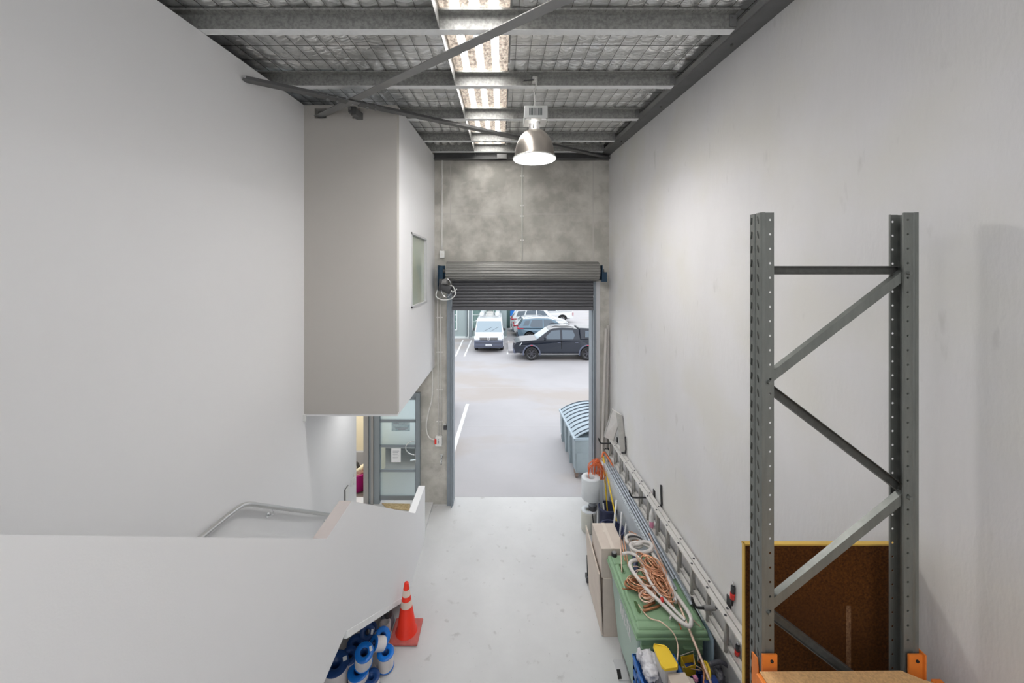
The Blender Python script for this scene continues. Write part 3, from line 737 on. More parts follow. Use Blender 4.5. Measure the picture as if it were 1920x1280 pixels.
MB().hexa([(gx0+.01, LY-.12, gz0-.02), (LX-.055, LY-.12, gz0-.02), (LX-.055, LY+.1, gz0-.02), (gx0+.01, LY+.1, gz0-.02), (gx0+.03, LY-.12, gz0), (LX-.055, LY-.12, gz0), (LX-.055, LY+.1, gz0), (gx0+.03, LY+.1, gz0)]).build('mounting_plate', M['white_plastic'], t)
MB().hexa([(LX+.07, LY-.12, gz0-.02), (gx1-.01, LY-.12, gz0-.02), (gx1-.01, LY+.1, gz0-.02), (LX+.07, LY+.1, gz0-.02), (LX+.07, LY-.12, gz0), (gx1-.03, LY-.12, gz0), (gx1-.03, LY+.1, gz0), (LX+.07, LY+.1, gz0)]).build('mounting_plate', M['white_plastic'], t)
zp = ztop(4.55)
MB().tube([(LX, LY, gz1), (LX, LY-.02, zp-.04)], .006, 6).tube(smooth_path([(LX, LY, gz1), (LX+.012, LY, gz1+.1), (LX-.01, LY-.01, gz1+.25), (LX, LY-.02, zp-.04)], 5), .004, 6).build('suspension_wire', M['white_plastic'], t)
MB().tube([(LX, LY-.02, zp-.05), (LX+.015, LY-.05, zp), (LX+.01, LY-.10, zp+.05), (LX-.01, LY-.1, zp+.06)], .010, 8).box(LX-.03, LX+.03, LY-.08, LY-.04, zp+.03, zp+.10).build('hook', M['cream_pipe'], t)
MB().tube([(LX-.02, LY-.09, zp+.05), (LX-.14, LY-.1, zp+.035)], .008, 6).build('cable_tail', M['dkgrey'], t)
l = bpy.data.lights.new('dome_lamp_light', 'POINT'); l.energy = 105; l.shadow_soft_size = .17; l.color = (1, .985, .97)
lo_ = bpy.data.objects.new('dome_lamp_light', l); COL.objects.link(lo_); lo_.parent = t; lo_.location = (0, 0, .06)
#@@OBJECTS
# ------------------------------------------------------------ pallet rack
RACK = (1.77, 2.0, 0)
rk = thing('pallet_rack', RACK, 'tall galvanised pallet rack frame with orange beams and particleboard shelf, standing along the right wall', 'rack')
def holed_strip(q, o, u, v, wd, n, pitch, hole, cx):
    """strip from o, width wd along u, n cells of given pitch along v, a hole polygon (8 pts, relative) in each cell at u=cx"""
    o = Vector(o); u = Vector(u); v = Vector(v)
    hw = max(abs(h[0]) for h in hole)+.004
    base = len(q.v)
    for i in range(n):
        c = v*(pitch*(i+.5)); b = len(q.v)
        out = [(-hw, -pitch/2), (0, -pitch/2), (hw, -pitch/2), (hw, 0), (hw, pitch/2), (0, pitch/2), (-hw, pitch/2), (-hw, 0)]
        for (a, d_) in out: q.v.append(o+u*(cx+a)+c+v*d_)
        for (a, d_) in hole: q.v.append(o+u*(cx+a)+c+v*d_)
        for k in range(8): q.f.append((b+k, b+(k+1) % 8, b+8+(k+1) % 8, b+8+k)); q.sm.append(False); q.mi.append(0)
    L = pitch*n
    for a, b_ in ((0, cx-hw), (cx+hw, wd)):
        if b_-a > 1e-4:
            q.add([o+u*a, o+u*b_, o+u*b_+v*L, o+u*a+v*L], [(0, 1, 2, 3)])
rh = .0065
circ = [(-rh*.7, -rh*.7), (0, -rh), (rh*.7, -rh*.7), (rh, 0), (rh*.7, rh*.7), (0, rh), (-rh*.7, rh*.7), (-rh, 0)]
def slot(sgn): return [(-.006-sgn*.001, -.019), (0-sgn*.0025, -.021), (.005-sgn*.004, -.015), (.007, 0), (.006+sgn*.001, .019), (0+sgn*.0025, .021), (-.005+sgn*.004, .015), (-.007, 0)]
NC = 70; PT = .0757
def upright(xw, s, name):
    """xw: web plane; s=+1 flanges run to +X, -1 to -X"""
    q = MB(); y0, y1, ym = 1.945, 2.035, 1.99
    z0 = .012
    # web in two halves with a groove between them
    holed_strip(q, (xw, y0+.006, z0), (0, 1, 0), (0, 0, 1), .030, NC, PT, slot(1), .014)
    holed_strip(q, (xw, y1-.036, z0), (0, 1, 0), (0, 0, 1), .030, NC, PT, slot(-1), .016)
    L = NC*PT
    def st(pts_):
        for a, b in zip(pts_[:-1], pts_[1:]): q.add([(a[0], a[1], z0), (b[0], b[1], z0), (b[0], b[1], z0+L), (a[0], a[1], z0+L)], [(0, 1, 2, 3)])
    st([(xw, y0+.036), (xw+s*.007, y0+.040), (xw+s*.007, y1-.040), (xw, y1-.036)])
    for yy, t_ in ((y0, 1), (y1, -1)):
        st([(xw, yy+t_*.006), (xw+s*.005, yy)])
        st([(xw+s*.005, yy), (xw+s*.022, yy), (xw+s*.027, yy+t_*.007)])
        holed_strip(q, (xw+s*.027, yy+t_*.007, z0), (s, 0, 0), (0, 0, 1), .046, NC, PT, circ, .026)
        st([(xw+s*.073, yy+t_*.007), (xw+s*.073, yy+t_*.016)])
    o = q.build(name, M['rack'], rk, solid=.0022)
    MB().box(min(xw-s*.02, xw+s*.1), max(xw-s*.02, xw+s*.1), y0-.03, y1+.03, 0, .012).build('foot_plate', M['rack'], rk)
XWL, XWR = 1.352, 2.178
upright(XWL, 1, 'upright'); upright(XWR, -1, 'upright')
def brace(a, b, m, face):
    """channel 45x30, open side away (face=1) or toward camera (-1)"""
    h = .0225; dpt = .032*face
    prof = [(-h, 0), (h, 0), (h, dpt), (h-.003, dpt), (h-.003, .003*face), (-h+.003, .003*face), (-h+.003, dpt), (-h, dpt)]
    a = Vector(a); b = Vector(b); d_ = (b-a).normalized(); u = d_.cross(Vector((0, -1, 0))).normalized()
    q = MB(); n_ = Vector((0, 1, 0)); k = len(prof)
    q.add([a+u*p_+n_*q_ for p_, q_ in prof]+[b+u*p_+n_*q_ for p_, q_ in prof], [tuple(range(k-1, -1, -1)), tuple(range(k, 2*k))]+[(i, (i+1) % k, k+(i+1) % k, k+i) for i in range(k)])
    return q.build('brace', m, rk)
xl1, xr1 = 1.40, 2.135
zt = 5-(-4)*1.99/F
yy = 1.968
brace((xl1, 2.012, 5.01), (xr1, 2.012, 5.01), M['rack_dark'], -1)
zz_ = [4.995, 4.425, 3.825, 3.225, 2.625, 2.025, 1.425, .825, .25]
for i in range(8):
    if i % 2 == 0: brace((xr1, 1.965, zz_[i]), (xl1-.005, 1.965, zz_[i+1]), M['rack'], 1)
    else: brace((xl1, 2.014, zz_[i]-.02), (xr1, 2.014, zz_[i+1]+.02), M['rack_dark'], -1)
brace((xl1, 2.012, .16), (xr1, 2.012, .16), M['rack_dark'], -1)
for i in range(9):
    x = xr1-.01 if i % 2 == 0 else xl1-.005
    MB().cyl((x, 1.935, zz_[i]), (x, 1.95, zz_[i]), .010, 6).build('brace_bolt', M['rack'], rk)
# beams running towards the camera, connectors and shelf
zs_ = 2.965
MB().box(1.296, 1.346, -.7, 1.90, zs_-.13, zs_-.032).box(1.296, 1.318, -.7, 1.90, zs_-.032, zs_-.004).build('beam', M['orange_steel'], rk, bevel=.004, label='orange beam on the open side')
MB().box(2.184, 2.234, -.7, 1.90, zs_-.13, zs_-.032).build('beam', M['orange_steel'], rk, bevel=.004, label='orange beam next to the wall')
c1 = MB(); c1.box(1.350, 1.427, 1.930, 1.938, zs_-.20, 3.022)
c1.hexa([(1.341, 1.93, zs_-.20), (1.347, 1.93, zs_-.20), (1.347, 2.0, zs_-.20), (1.341, 2.0, zs_-.20), (1.341, 1.96, 2.975), (1.347, 1.96, 2.975), (1.347, 2.0, 2.97), (1.341, 2.0, 2.97)])
c1.build('beam_connector', M['orange_steel'], rk)
MB().box(2.108, 2.178, 1.930, 1.938, zs_-.20, 3.022).box(2.180, 2.187, 1.92, 2.0, zs_-.20, 3.03).build('beam_connector', M['orange_steel'], rk)
MB().cyl((1.398, 1.926, 2.99), (1.398, 1.931, 2.99), .008, 10).build('connector_hole', M['gap'], rk)
MB().cyl((2.150, 1.926, 2.99), (2.150, 1.931, 2.99), .008, 10).build('connector_hole', M['gap'], rk)
q = MB(); q.prism([(1.318, 1.905), (2.045, 1.91), (2.105, 1.87), (2.20, 1.83), (2.22, -.7), (1.318, -.7)], 0, zs_-.032, zs_-.002, lambda a, b, t_: (a, b, t_))
q.build('shelf_board', M['chip'], rk, label='raw particleboard shelf')

# ------------------------------------------------------------ brown flooring sheet behind the rack
bs = thing('flooring_sheet', (1.84, 2.16, 0), 'tall dark brown particleboard sheet with yellow edges standing behind the rack', 'board')
MB().box(1.405, 2.30, 2.15, 2.17, 0, 3.425).build('sheet', M['brownboard'], bs)
MB().box(1.398, 1.405, 2.150, 2.170, 0, 3.436).build('tongue_edge', M['yellow_edge'], bs, label='yellow upright edge')
MB().box(1.396, 2.30, 2.148, 2.172, 3.427, 3.436).build('top_edge', M['yellow_edge'], bs, label='yellow top edge')
MB().box(1.985, 2.012, 2.1485, 2.15, 2.62, 3.08).build('scuff_mark', mat('scuffed particleboard', (.24, .12, .05), .9, col2=(.09, .035, .012), vscale=60), bs, label='pale rubbed streak')

# ------------------------------------------------------------ extension ladder on wall hooks
ld = thing('extension_ladder', (2.24, 5.4, 1.26), 'long aluminium extension ladder hung sideways on the right wall', 'ladder')
y0, y1 = 2.95, 7.93
def rail(x, z, s, ya, yb_, nm):
    q = MB(); prof = [(-.026, 0), (.026, 0), (.026, s*.018), (.022, s*.018), (.022, s*.004), (-.022, s*.004), (-.022, s*.018), (-.026, s*.018)]
    q.section((x, ya, z), (x, yb_, z), prof); return q.build(nm, M['alu'], ld)
XA, XC = 2.205, 2.268
for x, ya in ((XA, y0), (XC, y0+.1)):
    rail(x, 1.625, -1, ya, y1-(.0 if x == XA else .15), 'rail'); rail(x, 1.265, 1, ya, y1-(.0 if x == XA else .15), 'rail')
ny = 0
y = 3.02
while y < y1-.05:
    for x, off in ((XA, 0), (XC, .075)):
        if y+off < y1-.2 or x == XA:
            MB().tube([(x, y+off, 1.268), (x, y+off, 1.622)], .0155, 10).build('rung', M['alu_dark'], ld)
            MB().cyl((x, y+off, 1.624), (x, y+off, 1.630), .012, 10).build('rung_rivet', M['dkgrey'], ld)
    y += .326
q = MB().box(XA-.03, XC+.03, 7.86, 7.93, 1.255, 1.27).build('end_bracket', M['dkgrey'], ld)
rh_ = thing('ladder_roof_hook', (2.22, 7.3, 1.64), 'folded aluminium triangle bracket standing on the far end of the ladder', 'ladder hook')
q = MB(); q.hexa([(2.10, 7.62, 1.63), (2.245, 7.48, 1.63), (2.25, 7.50, 1.63), (2.105, 7.64, 1.63), (2.165, 7.28, 2.32), (2.29, 7.12, 2.27), (2.295, 7.14, 2.28), (2.17, 7.30, 2.33)])
q.build('upper_leg', M['alu'], rh_, solid=0)
MB().bar((2.10, 7.63, 1.63), (2.165, 7.29, 2.32), .014, .03).bar((2.245, 7.49, 1.63), (2.29, 7.13, 2.27), .014, .03).build('leg_flange', M['alu_dark'], rh_)
MB().hexa([(2.235, 7.0, 1.645), (2.31, 6.92, 1.645), (2.31, 6.95, 1.645), (2.235, 7.03, 1.645), (2.22, 7.2, 2.28), (2.30, 7.10, 2.27), (2.305, 7.13, 2.27), (2.225, 7.23, 2.28)]).build('lower_leg', M['alu_dark'], rh_)
MB().tube([(2.30, 6.93, 1.95), (2.305, 6.91, 1.72), (2.29, 6.90, 1.66), (2.24, 6.95, 1.64)], .014, 8).build('rubber_grip', M['black'], rh_)
for (y_, lab) in ((3.80, 'black bent wall hook with a grey sleeve under the near end of the ladder'), (5.66, 'black bent wall hook under the middle of the ladder, with an upright strap'), (7.45, 'black bent wall hook under the far end of the ladder')):
    hk = thing('ladder_hook', (XR, y_, 1.6), lab, 'wall hook', 'hooks carrying the ladder')
    MB().tube(smooth_path([(XR-.002, y_, 1.585), (2.12, y_, 1.585), (2.02, y_, 1.585), (1.975, y_, 1.60), (1.945, y_, 1.665), (1.94, y_, 1.69)], 4), .0125, 8).build('arm', M['black'], hk)
    MB().box(XR-.012, XR, y_-.03, y_+.03, 1.5, 1.70).build('wall_plate', M['black'], hk)
    if y_ < 4: MB().cyl((2.06, y_, 1.585), (2.17, y_, 1.585), .024, 14).build('sleeve', M['railsteel'], hk)
    if 5 < y_ < 6: MB().tube([(XR-.02, y_-.26, 1.60), (XR-.012, y_-.28, 1.66), (XR-.012, y_-.26, 1.92)], .015, 8).build('strap', M['black'], hk)
# clamps and bottle on the wall
for (px0, py0, py1, lab) in ((1375, 1090, 1134, 'red and black hand clamp on the right wall above the ladder'), (1384, 1203, 1236, 'red and black hand clamp between the near ladder rungs')):
    xx = XR-.02 if py0 < 1150 else XR-.03
    a = PX(px0, py0, xx); b = PX(px0-3, py1, xx)
    t = thing('hand_clamp', b, lab, 'clamp', 'clamps on the right wall')
    L = b-a
    MB().tube([a, a+L*.22], .010, 8).build('tip', M['chrome'], t)
    MB().tube([a+L*.2, a+L*.48], .019, 10).build('collar', M['dkgrey'], t)
    MB().tube([a+L*.48, a+L*.72], .022, 10).build('grip', M['red'], t)
    MB().tube([a+L*.7, b], [.017, .012], 10).build('handle', M['black'], t)
p = PX(1217, 985, 2.19)
t = thing('spray_bottle', (2.19, p.y, 1.28), 'small white bottle with pink base standing between the ladder rungs', 'bottle')
MB().lathe([(0, .0), (.028, .0), (.03, .01), (.03, .085)], (2.19, p.y-.09, 1.285), n=16).build('pink_base', M['pink'], t)
MB().lathe([(.03, .085), (.03, .19), (.022, .225), (.012, .24), (.012, .26), (0, .26)], (2.19, p.y-.09, 1.285), n=16).build('bottle_body', M['white_plastic'], t)
# small wall plugs
for px, py in ((1207, 864), (1208, 858)):
    pass

# ------------------------------------------------------------ tall lengths in the far right corner
for (pts_, wd, m, lab) in (
    ([(2.20, 7.93, .0), (2.285, 8.0, 3.86)], (.055, .022), 'wood_pale', 'long pale timber batten leaning in the corner beside the roller door, closest to the wall'),
    ([(2.06, 7.80, .0), (2.235, 7.96, 3.80)], (.045, .03), 'wood_pale', 'long pale timber batten leaning in the corner, crossing nearer to the door frame')):
    o = MB().bar(pts_[0], pts_[1], wd[0], wd[1]).build('timber_batten', M[m]); tag(o, lab, 'batten', 'long battens in the corner')
for (a, b, r_, m, lab, nm) in (
    ((2.10, 7.55, 0), (2.09, 7.62, 1.24), .018, 'pvc', 'white pvc tube standing upright behind the dark tubs, left of the others', 'plastic_tube'),
    ((2.16, 7.5, 0), (2.15, 7.60, 1.20), .020, 'pvc', 'white pvc tube standing upright in the corner, right of the others', 'plastic_tube'),
    ((2.13, 7.35, 0), (2.07, 7.64, 1.15), .014, 'zinc', 'thin grey metal tube standing between the white tubes', 'metal_tube'),
    ((2.07, 6.2, 0.1), (2.045, 7.5, 1.30), .014, 'yellow', 'thin yellow rod leaning from the dark tub to the orange cord', 'rod'),
    ((2.03, 7.0, 0.0), (2.06, 7.56, 1.26), .014, 'yellow', 'short yellow rod standing steeply behind the other yellow rod', 'rod')):
    o = MB().tube([a, b], r_, 10).build(nm, M[m]); tag(o, lab, nm.replace('_', ' '))
# orange cord coil hanging on the tubes
random.seed(11)
oc = thing('extension_cable', (1.9, 7.5, 1.1), 'tangled orange extension cord hanging on the tubes in the corner', 'cable')
q = MB()
for k in range(22):
    cx, cz = 1.89+random.uniform(-.04, .04), 1.05+random.uniform(-.05, .05); rx, rz = .03+random.uniform(0, .12), .14+random.uniform(0, .10); yk = 7.42+random.uniform(-.07, .07); tl = random.uniform(-.3, .3)
    q.tube([(cx+rx*math.cos(a)+tl*rz*math.sin(a)*.5, yk+.05*math.sin(a*2+k), cz+rz*math.sin(a)) for a in [2*PI*j/26 for j in range(26)]], .0058, 6, closed=True)
q.build('coil', M['orange_cord'], oc)
MB().tube(smooth_path([(2.02, 7.5, 1.28), (2.07, 7.55, 1.36), (2.13, 7.5, 1.30), (2.17, 7.3, 1.22), (2.15, 7.2, 1.15), (2.11, 7.35, 1.02)], 5), .017, 8).build('plug_end', M['orange_cord'], oc)

# ------------------------------------------------------------ rolls, tubs, cartons along the right wall
t = thing('insulation_roll', (1.74, 7.30, 0), 'cream white ribbed drum standing on the floor under the wrapped roll', 'roll', 'two white rolls stacked by the door')
MB().lathe([(0, 0), (.13, 0), (.145, .02), (.15, .36), (.145, .385), (.05, .39), (.045, .3), (0, .3)], (1.70, 7.25, 0), n=36).build('roll_body', mat('cream ribbed wrap', (.60, .60, .54), .5), t)
MB().lathe([(.045, .388), (.146, .388), (.146, .392), (.045, .392)], (1.70, 7.25, 0), n=36, closed=True).build('roll_end', M['duct_white'], t)
q = MB().tube(smooth_path([(1.73, 7.09, .40), (1.74, 7.085, .3), (1.76, 7.09, .15), (1.75, 7.10, .04)], 4), .010, 6); q.build('strap', M['black'], t)
t = thing('insulation_roll', (1.75, 7.3, .40), 'white wrapped insulation roll with open centre, raised above the cream drum', 'roll', 'two white rolls stacked by the door')
c = (1.745, 7.28, .60)
MB().lathe([(.075, .0), (.17, .0), (.178, .01), (.178, .40), (.17, .412), (.085, .412), (.078, .40), (.075, .0)], c, n=40).build('wrap', M['duct_white'], t)
q = MB()
for k in range(9): q.lathe([(.066, k*.021), (.074, k*.021+.007), (.074, k*.021+.014), (.066, k*.021+.021)], (1.775, 7.26, .405), n=24)
q.build('flexible_neck', M['flex_grey'], t)
MB().cyl((1.775, 7.26, .392), (1.775, 7.26, .47), .079, 24).build('clamp_band', M['dkgrey'], t)
MB().hexa([(1.86, 7.16, 0), (1.965, 7.22, 0), (1.96, 7.24, 0), (1.855, 7.18, 0), (1.86, 7.16, 1.0), (1.965, 7.22, .98), (1.96, 7.24, .98), (1.855, 7.18, 1.0)]).build('loose_flap', M['white_sheet'], t)
o = bpy.data.objects[t.name]
def tub(c, r_, h, lab, hoop=True):
    t = thing('bucket', (c[0], c[1], 0), lab, 'tub', 'dark blue tubs on the floor')
    MB().lathe([(0, 0), (r_*.86, 0), (r_*.9, .02), (r_, h), (r_+.012, h), (r_+.012, h-.03), (r_+.004, h-.035)], (c[0], c[1], 0), n=36).lathe([(r_-.004, h), (r_*.86, .03), (0, .03)], (c[0], c[1], 0), n=36).build('tub_body', M['navy_tub'], t)
    MB().lathe([(r_-.006, h-.004), (r_+.016, h-.004), (r_+.016, h+.008), (r_-.006, h+.008)], (c[0], c[1], 0), n=36, closed=True).build('rim', M['navy_tub'], t)
    return t
t1 = tub((2.02, 7.08), .165, .56, 'dark blue tub on the floor, farther one, holding the yellow rod')
t2 = tub((1.90, 6.42), .20, .60, 'dark blue tub on the floor behind the cartons, nearer one, holding pale sticks')
for (a, b, r_, lab) in (((1.97, 7.02, .1), (1.93, 7.08, .62), .014, 'short white strip standing inside the farther dark tub'),
                    ((1.86, 6.30, .3), (2.01, 6.52, 1.02), .016, 'pale stick with blue tip leaning out of the nearer tub, longest of the three'),
                    ((1.97, 6.28, .3), (2.07, 6.42, .88), .014, 'pale stick leaning out of the nearer tub, middle of the three'),
                    ((2.0, 6.22, .3), (2.13, 6.36, .74), .014, 'pale stick leaning out of the nearer tub, shortest of the three')):
    o = MB().tube([a, b], r_, 8).build('stick', M['pvc']); tag(o, lab, 'stick', 'pale sticks in the tubs')
# cartons: tall narrow stack
def carton(x0, x1, y0_, y1_, z0, z1, lab, m='card', skew=0, flaps=True, group='cartons beside the green bin'):
    t = thing('carton', ((x0+x1)/2, (y0_+y1_)/2, z0), lab, 'carton', group)
    MB().hexa([(x0, y0_, z0), (x1, y0_, z0), (x1+skew, y1_, z0), (x0+skew, y1_, z0), (x0, y0_, z1), (x1, y0_, z1), (x1+skew, y1_, z1), (x0+skew, y1_, z1)]).build('box_body', M[m], t, bevel=.004)
    xm = (x0+x1)/2
    if flaps: MB().hexa([(xm-.024, y0_-.001, z1), (xm+.024, y0_-.001, z1), (xm+.024+skew, y1_+.001, z1), (xm-.024+skew, y1_+.001, z1), (xm-.024, y0_-.001, z1+.002), (xm+.024, y0_-.001, z1+.002), (xm+.024+skew, y1_+.001, z1+.002), (xm-.024+skew, y1_+.001, z1+.002)]).build('tape', M['tape'], t)
    return t
carton(1.40, 1.70, 5.12, 5.68, .0, .40, 'cardboard carton standing on the floor behind the green bin, lowest of the pile', 'card')
carton(1.395, 1.70, 5.12, 5.68, .402, .80, 'cardboard carton in the middle of the pile behind the green bin', 'card')
c_ = carton(1.375, 1.70, 5.13, 5.66, .802, 1.20, 'pale cardboard carton on top of the pile behind the green bin', 'card')
MB().box(1.49, 1.53, 5.45, 5.5, 1.2, 1.2025).build('printed_mark', M['tape'], c_)
o = MB().hexa([(1.375, 5.12, .02), (1.392, 5.12, .02), (1.40, 5.90, .02), (1.383, 5.90, .02), (1.335, 5.12, .86), (1.352, 5.12, .86), (1.352, 5.92, .99), (1.335, 5.92, .99)]).build('flat_panel', M['card'])
tag(o, 'thin cream sheet leaning against the cartons on the aisle side', 'panel')
t = thing('trolley', (1.47, 5.6, 0), 'dark low trolley under the cardboard cartons', 'trolley')
for o_ in [x for x in bpy.data.objects if x.name.startswith('carton') and x.type == 'EMPTY']: pass
MB().cyl((1.37, 6.02, .05), (1.40, 6.02, .05), .05, 16).build('wheel', M['dkgrey'], t)
MB().box(1.36, 1.41, 5.95, 6.06, .06, .13).tube([(1.39, 6.0, .12), (1.38, 6.0, .45)], .012, 8).build('frame', M['dkgrey'], t)

# ------------------------------------------------------------ green wheelie bin
gb = thing('wheelie_bin', (1.8, 4.5, 0), 'large green four-wheeled bin with closed lid covered in pipe scrap', 'bin')
bx0, bx1, by0, by1 = 1.445, 2.20, 3.98, 5.06
q = MB(); q.hexa([(bx0+.09, by0+.14, .16), (bx1-.08, by0+.14, .16), (bx1-.08, by1-.12, .16), (bx0+.09, by1-.12, .16), (bx0+.02, by0+.03, 1.09), (bx1-.02, by0+.03, 1.09), (bx1-.02, by1-.03, 1.09), (bx0+.02, by1-.03, 1.09)])
q.build('bin_body', M['green_bin_body'], gb, bevel=.035, seg=3)
# front face is a dark panel with recess and lift ledges
q = MB(); q.box(bx0+.05, bx1-.04, by0+.015, by0+.045, .90, 1.09); q.hexa([(bx0+.12, by0+.10, .40), (bx1-.10, by0+.10, .40), (bx1-.10, by0+.14, .40), (bx0+.12, by0+.14, .40), (bx0+.06, by0+.015, .9), (bx1-.05, by0+.015, .9), (bx1-.05, by0+.06, .9), (bx0+.06, by0+.06, .9)])
q.build('front_panel', M['green_bin'], gb, bevel=.008)
MB().box(bx0+.05, bx0+.23, by0-.02, by0+.03, .985, 1.005).build('lift_ledge', M['green_bin'], gb, bevel=.004)
MB().box(bx1-.26, bx1-.06, by0-.02, by0+.03, .985, 1.005).build('lift_ledge', M['green_bin'], gb, bevel=.004)
# lid
q = MB()
q.box(bx0-.005, bx1+.01, by0-.01, by1+.01, 1.10, 1.165); q.build('lid_rim', M['green_bin'], gb, bevel=.025, seg=3)
MB().box(bx0-.014, bx1+.015, by0-.02, by1+.015, 1.085, 1.112).build('lid_lip', M['green_bin'], gb, bevel=.008)
MB().box(bx0+.03, bx1-.03, by0+.10, by1-.03, 1.15, 1.197).build('lid', M['green_bin'], gb, bevel=.02, seg=3)
MB().hexa([(bx0+.0, by0-.0, 1.12), (bx1, by0, 1.12), (bx1, by0+.09, 1.12), (bx0, by0+.09, 1.12), (bx0+.03, by0+.03, 1.19), (bx1-.03, by0+.03, 1.19), (bx1-.03, by0+.11, 1.19), (bx0+.03, by0+.11, 1.19)]).build('lid_front_slope', M['green_bin'], gb, bevel=.015)
for (y_, l_) in ((4.15, .17), (4.72, .15)):
    pts_ = [(bx0+.085, y_), (bx0+.115, y_), (bx0+.125, y_+.03), (bx0+.125, y_+l_-.03), (bx0+.115, y_+l_), (bx0+.085, y_+l_), (bx0+.075, y_+l_-.03), (bx0+.075, y_+.03)]
    q = MB(); q.tube([(a, b, 1.199) for a, b in pts_], .007, 6, closed=True); q.build('handle_ring', M['green_bin'], gb)
    q = MB(); q.prism(pts_, 0, 1.196, 1.200, lambda a, b, t_: (a, b, t_)); q.build('handle_slot', M['green_dark'], gb)
MB().cyl((bx0+.07, by1-.05, 1.19), (bx0+.07, by1-.05, 1.235), .035, 20).build('filler_cap', M['black'], gb)
MB().cyl((bx0+.07, by1-.05, 1.235), (bx0+.07, by1-.05, 1.245), .028, 20).build('cap_top', M['railsteel'], gb)
MB().box(bx0+.03, bx0+.18, by1-.20, by1-.10, 1.19, 1.204).build('hinge_pad', M['green_bin'], gb, bevel=.01)
for x in (bx0+.18, bx1-.16):
    for y_ in (by0+.2, by1-.2):
        MB().cyl((x-.02, y_, .075), (x+.02, y_, .075), .075, 20).box(x-.035, x+.035, y_-.03, y_+.05, .10, .17).build('wheel', M['dkgrey'], gb)
# white stencilled mark on the aisle side
q = MB(); random.seed(5)
def sidex(z): return bx0+.09-(.07)*(z-.16)/.93-.004
def sidept(y_, z): return (sidex(z), y_, z)
yk = 4.28
for ch in ('101/111/101/111', '111/100/110/111', '010/010/010/110', '101/101/111/101', '110/101/101/110', '101/111/111/101'):
    rows = ch.split('/')
    for r_, row in enumerate(rows):
        for c, v in enumerate(row):
            if v == '1':
                a = yk+.042-c*.0155; zt2 = .93-r_*.045
                q.hexa([sidept(a, zt2-.045), sidept(a+.0135, zt2-.045), tuple(Vector(sidept(a+.0135, zt2-.045))+Vector((.003, 0, 0))), tuple(Vector(sidept(a, zt2-.045))+Vector((.003, 0, 0))), sidept(a, zt2), sidept(a+.0135, zt2), tuple(Vector(sidept(a+.0135, zt2))+Vector((.003, 0, 0))), tuple(Vector(sidept(a, zt2))+Vector((.003, 0, 0)))])
    yk += .064
q.build('white_marking', M['white_plastic'], gb)

# ------------------------------------------------------------ metal tracks and white sheet along the wall
o = MB().hexa([(2.285, 5.15, 0), (2.30, 5.15, 0), (2.30, 7.45, 0), (2.285, 7.45, 0), (2.02, 5.15, 1.19), (2.035, 5.15, 1.19), (2.035, 7.45, 1.19), (2.02, 7.45, 1.19)]).build('metal_sheet', M['white_sheet'])
tag(o, 'white metal sheet standing on edge behind the dark tubs', 'sheet')
tr = [(2.035, 1.235, 4.55, 7.42, .035, 'white_sheet', 'white slotted channel lying outermost of the lengths along the wall'),
      (2.078, 1.235, 4.45, 7.50, .030, 'zinc', 'zinc channel lying second from the aisle in the bundle along the wall'),
      (2.118, 1.238, 4.60, 7.42, .030, 'zinc', 'zinc channel lying in the middle of the bundle along the wall'),
      (2.158, 1.235, 4.25, 7.55, .030, 'zinc', 'zinc channel lying second from the wall in the bundle'),
      (2.195, 1.24, 4.05, 7.46, .026, 'white_sheet', 'bright white channel lying nearest the wall in the bundle')]
for (x, z, a, b, w_, m, lab) in tr:
    t = thing('metal_channel', (x, a, z), lab, 'channel', 'channels lying along the wall')
    prof = [(-w_/2, 0), (w_/2, 0), (w_/2, .022), (w_/2-.003, .022), (w_/2-.003, .003), (-w_/2+.003, .003), (-w_/2+.003, .022), (-w_/2, .022)]
    q = MB().section((x, a, z-.02), (x+(random.random()-.5)*.03, b, z-.02), prof); q.cur = 1; y_ = a+.1
    while y_ < b-.1: q.box(x-.004, x+.004, y_, y_+.025, z-.0165, z-.016); y_ += .075
    q.build('channel_body', [M[m], M['dkgrey']], t)
# supports of the far end
o = MB().box(2.10, 2.21, 5.22, 5.28, 0, 1.212).build('timber_post', M['wood_pale']); tag(o, 'timber piece standing behind the white metal sheet under the channels', 'timber')
# long pale copper pipe sloping off the pile towards the camera
a = Vector((2.10, 5.3, 1.29)); b = W(1337, 1290, 1.12)
o = MB().tube([a, a.lerp(b, .5)+Vector((0, 0, .02)), b], .0135, 10).build('copper_pipe', M['copper_pale']); tag(o, 'long pale copper pipe lying over the whole pile towards the camera', 'pipe')

# ------------------------------------------------------------ scrap on the bin lid
ZL = 1.20
def coil(px, py, z, r_, tr_, turns, m, nm, lab, cat, sx=1, sy=1, rot=0, group='pipe scrap on the green bin', spread=.02, seed=1, n=8):
    random.seed(seed); c = W(px, py, z); pts_ = []
    for k in range(int(turns*16)+1):
        a = 2*PI*k/16; rr = r_*(1+(.28 if tr_ < .01 else .10)*math.sin(a*.37+seed)+(.10 if tr_ < .01 else 0)*math.sin(a*1.9+seed*3)+random.uniform(-.03, .03)); x = rr*sx*math.cos(a); y_ = rr*sy*math.sin(a)
        pts_.append((c.x+x*math.cos(rot)-y_*math.sin(rot), c.y+x*math.sin(rot)+y_*math.cos(rot), z+tr_+spread*(k/16)+.012*math.sin(a*1.7+seed)))
    o = MB().tube(smooth_path(pts_, 2), tr_, n).build(nm, M[m]); return tag(o, lab, cat, group)
def line(pp, r_, m, nm, lab, cat, group='pipe scrap on the green bin', n=8, z=None, sm=True):
    pts_ = [W(a, b, c) for a, b, c in pp]
    o = MB().tube(smooth_path(pts_, 6) if sm else pts_, r_, n).build(nm, M[m]); return tag(o, lab, cat, group)
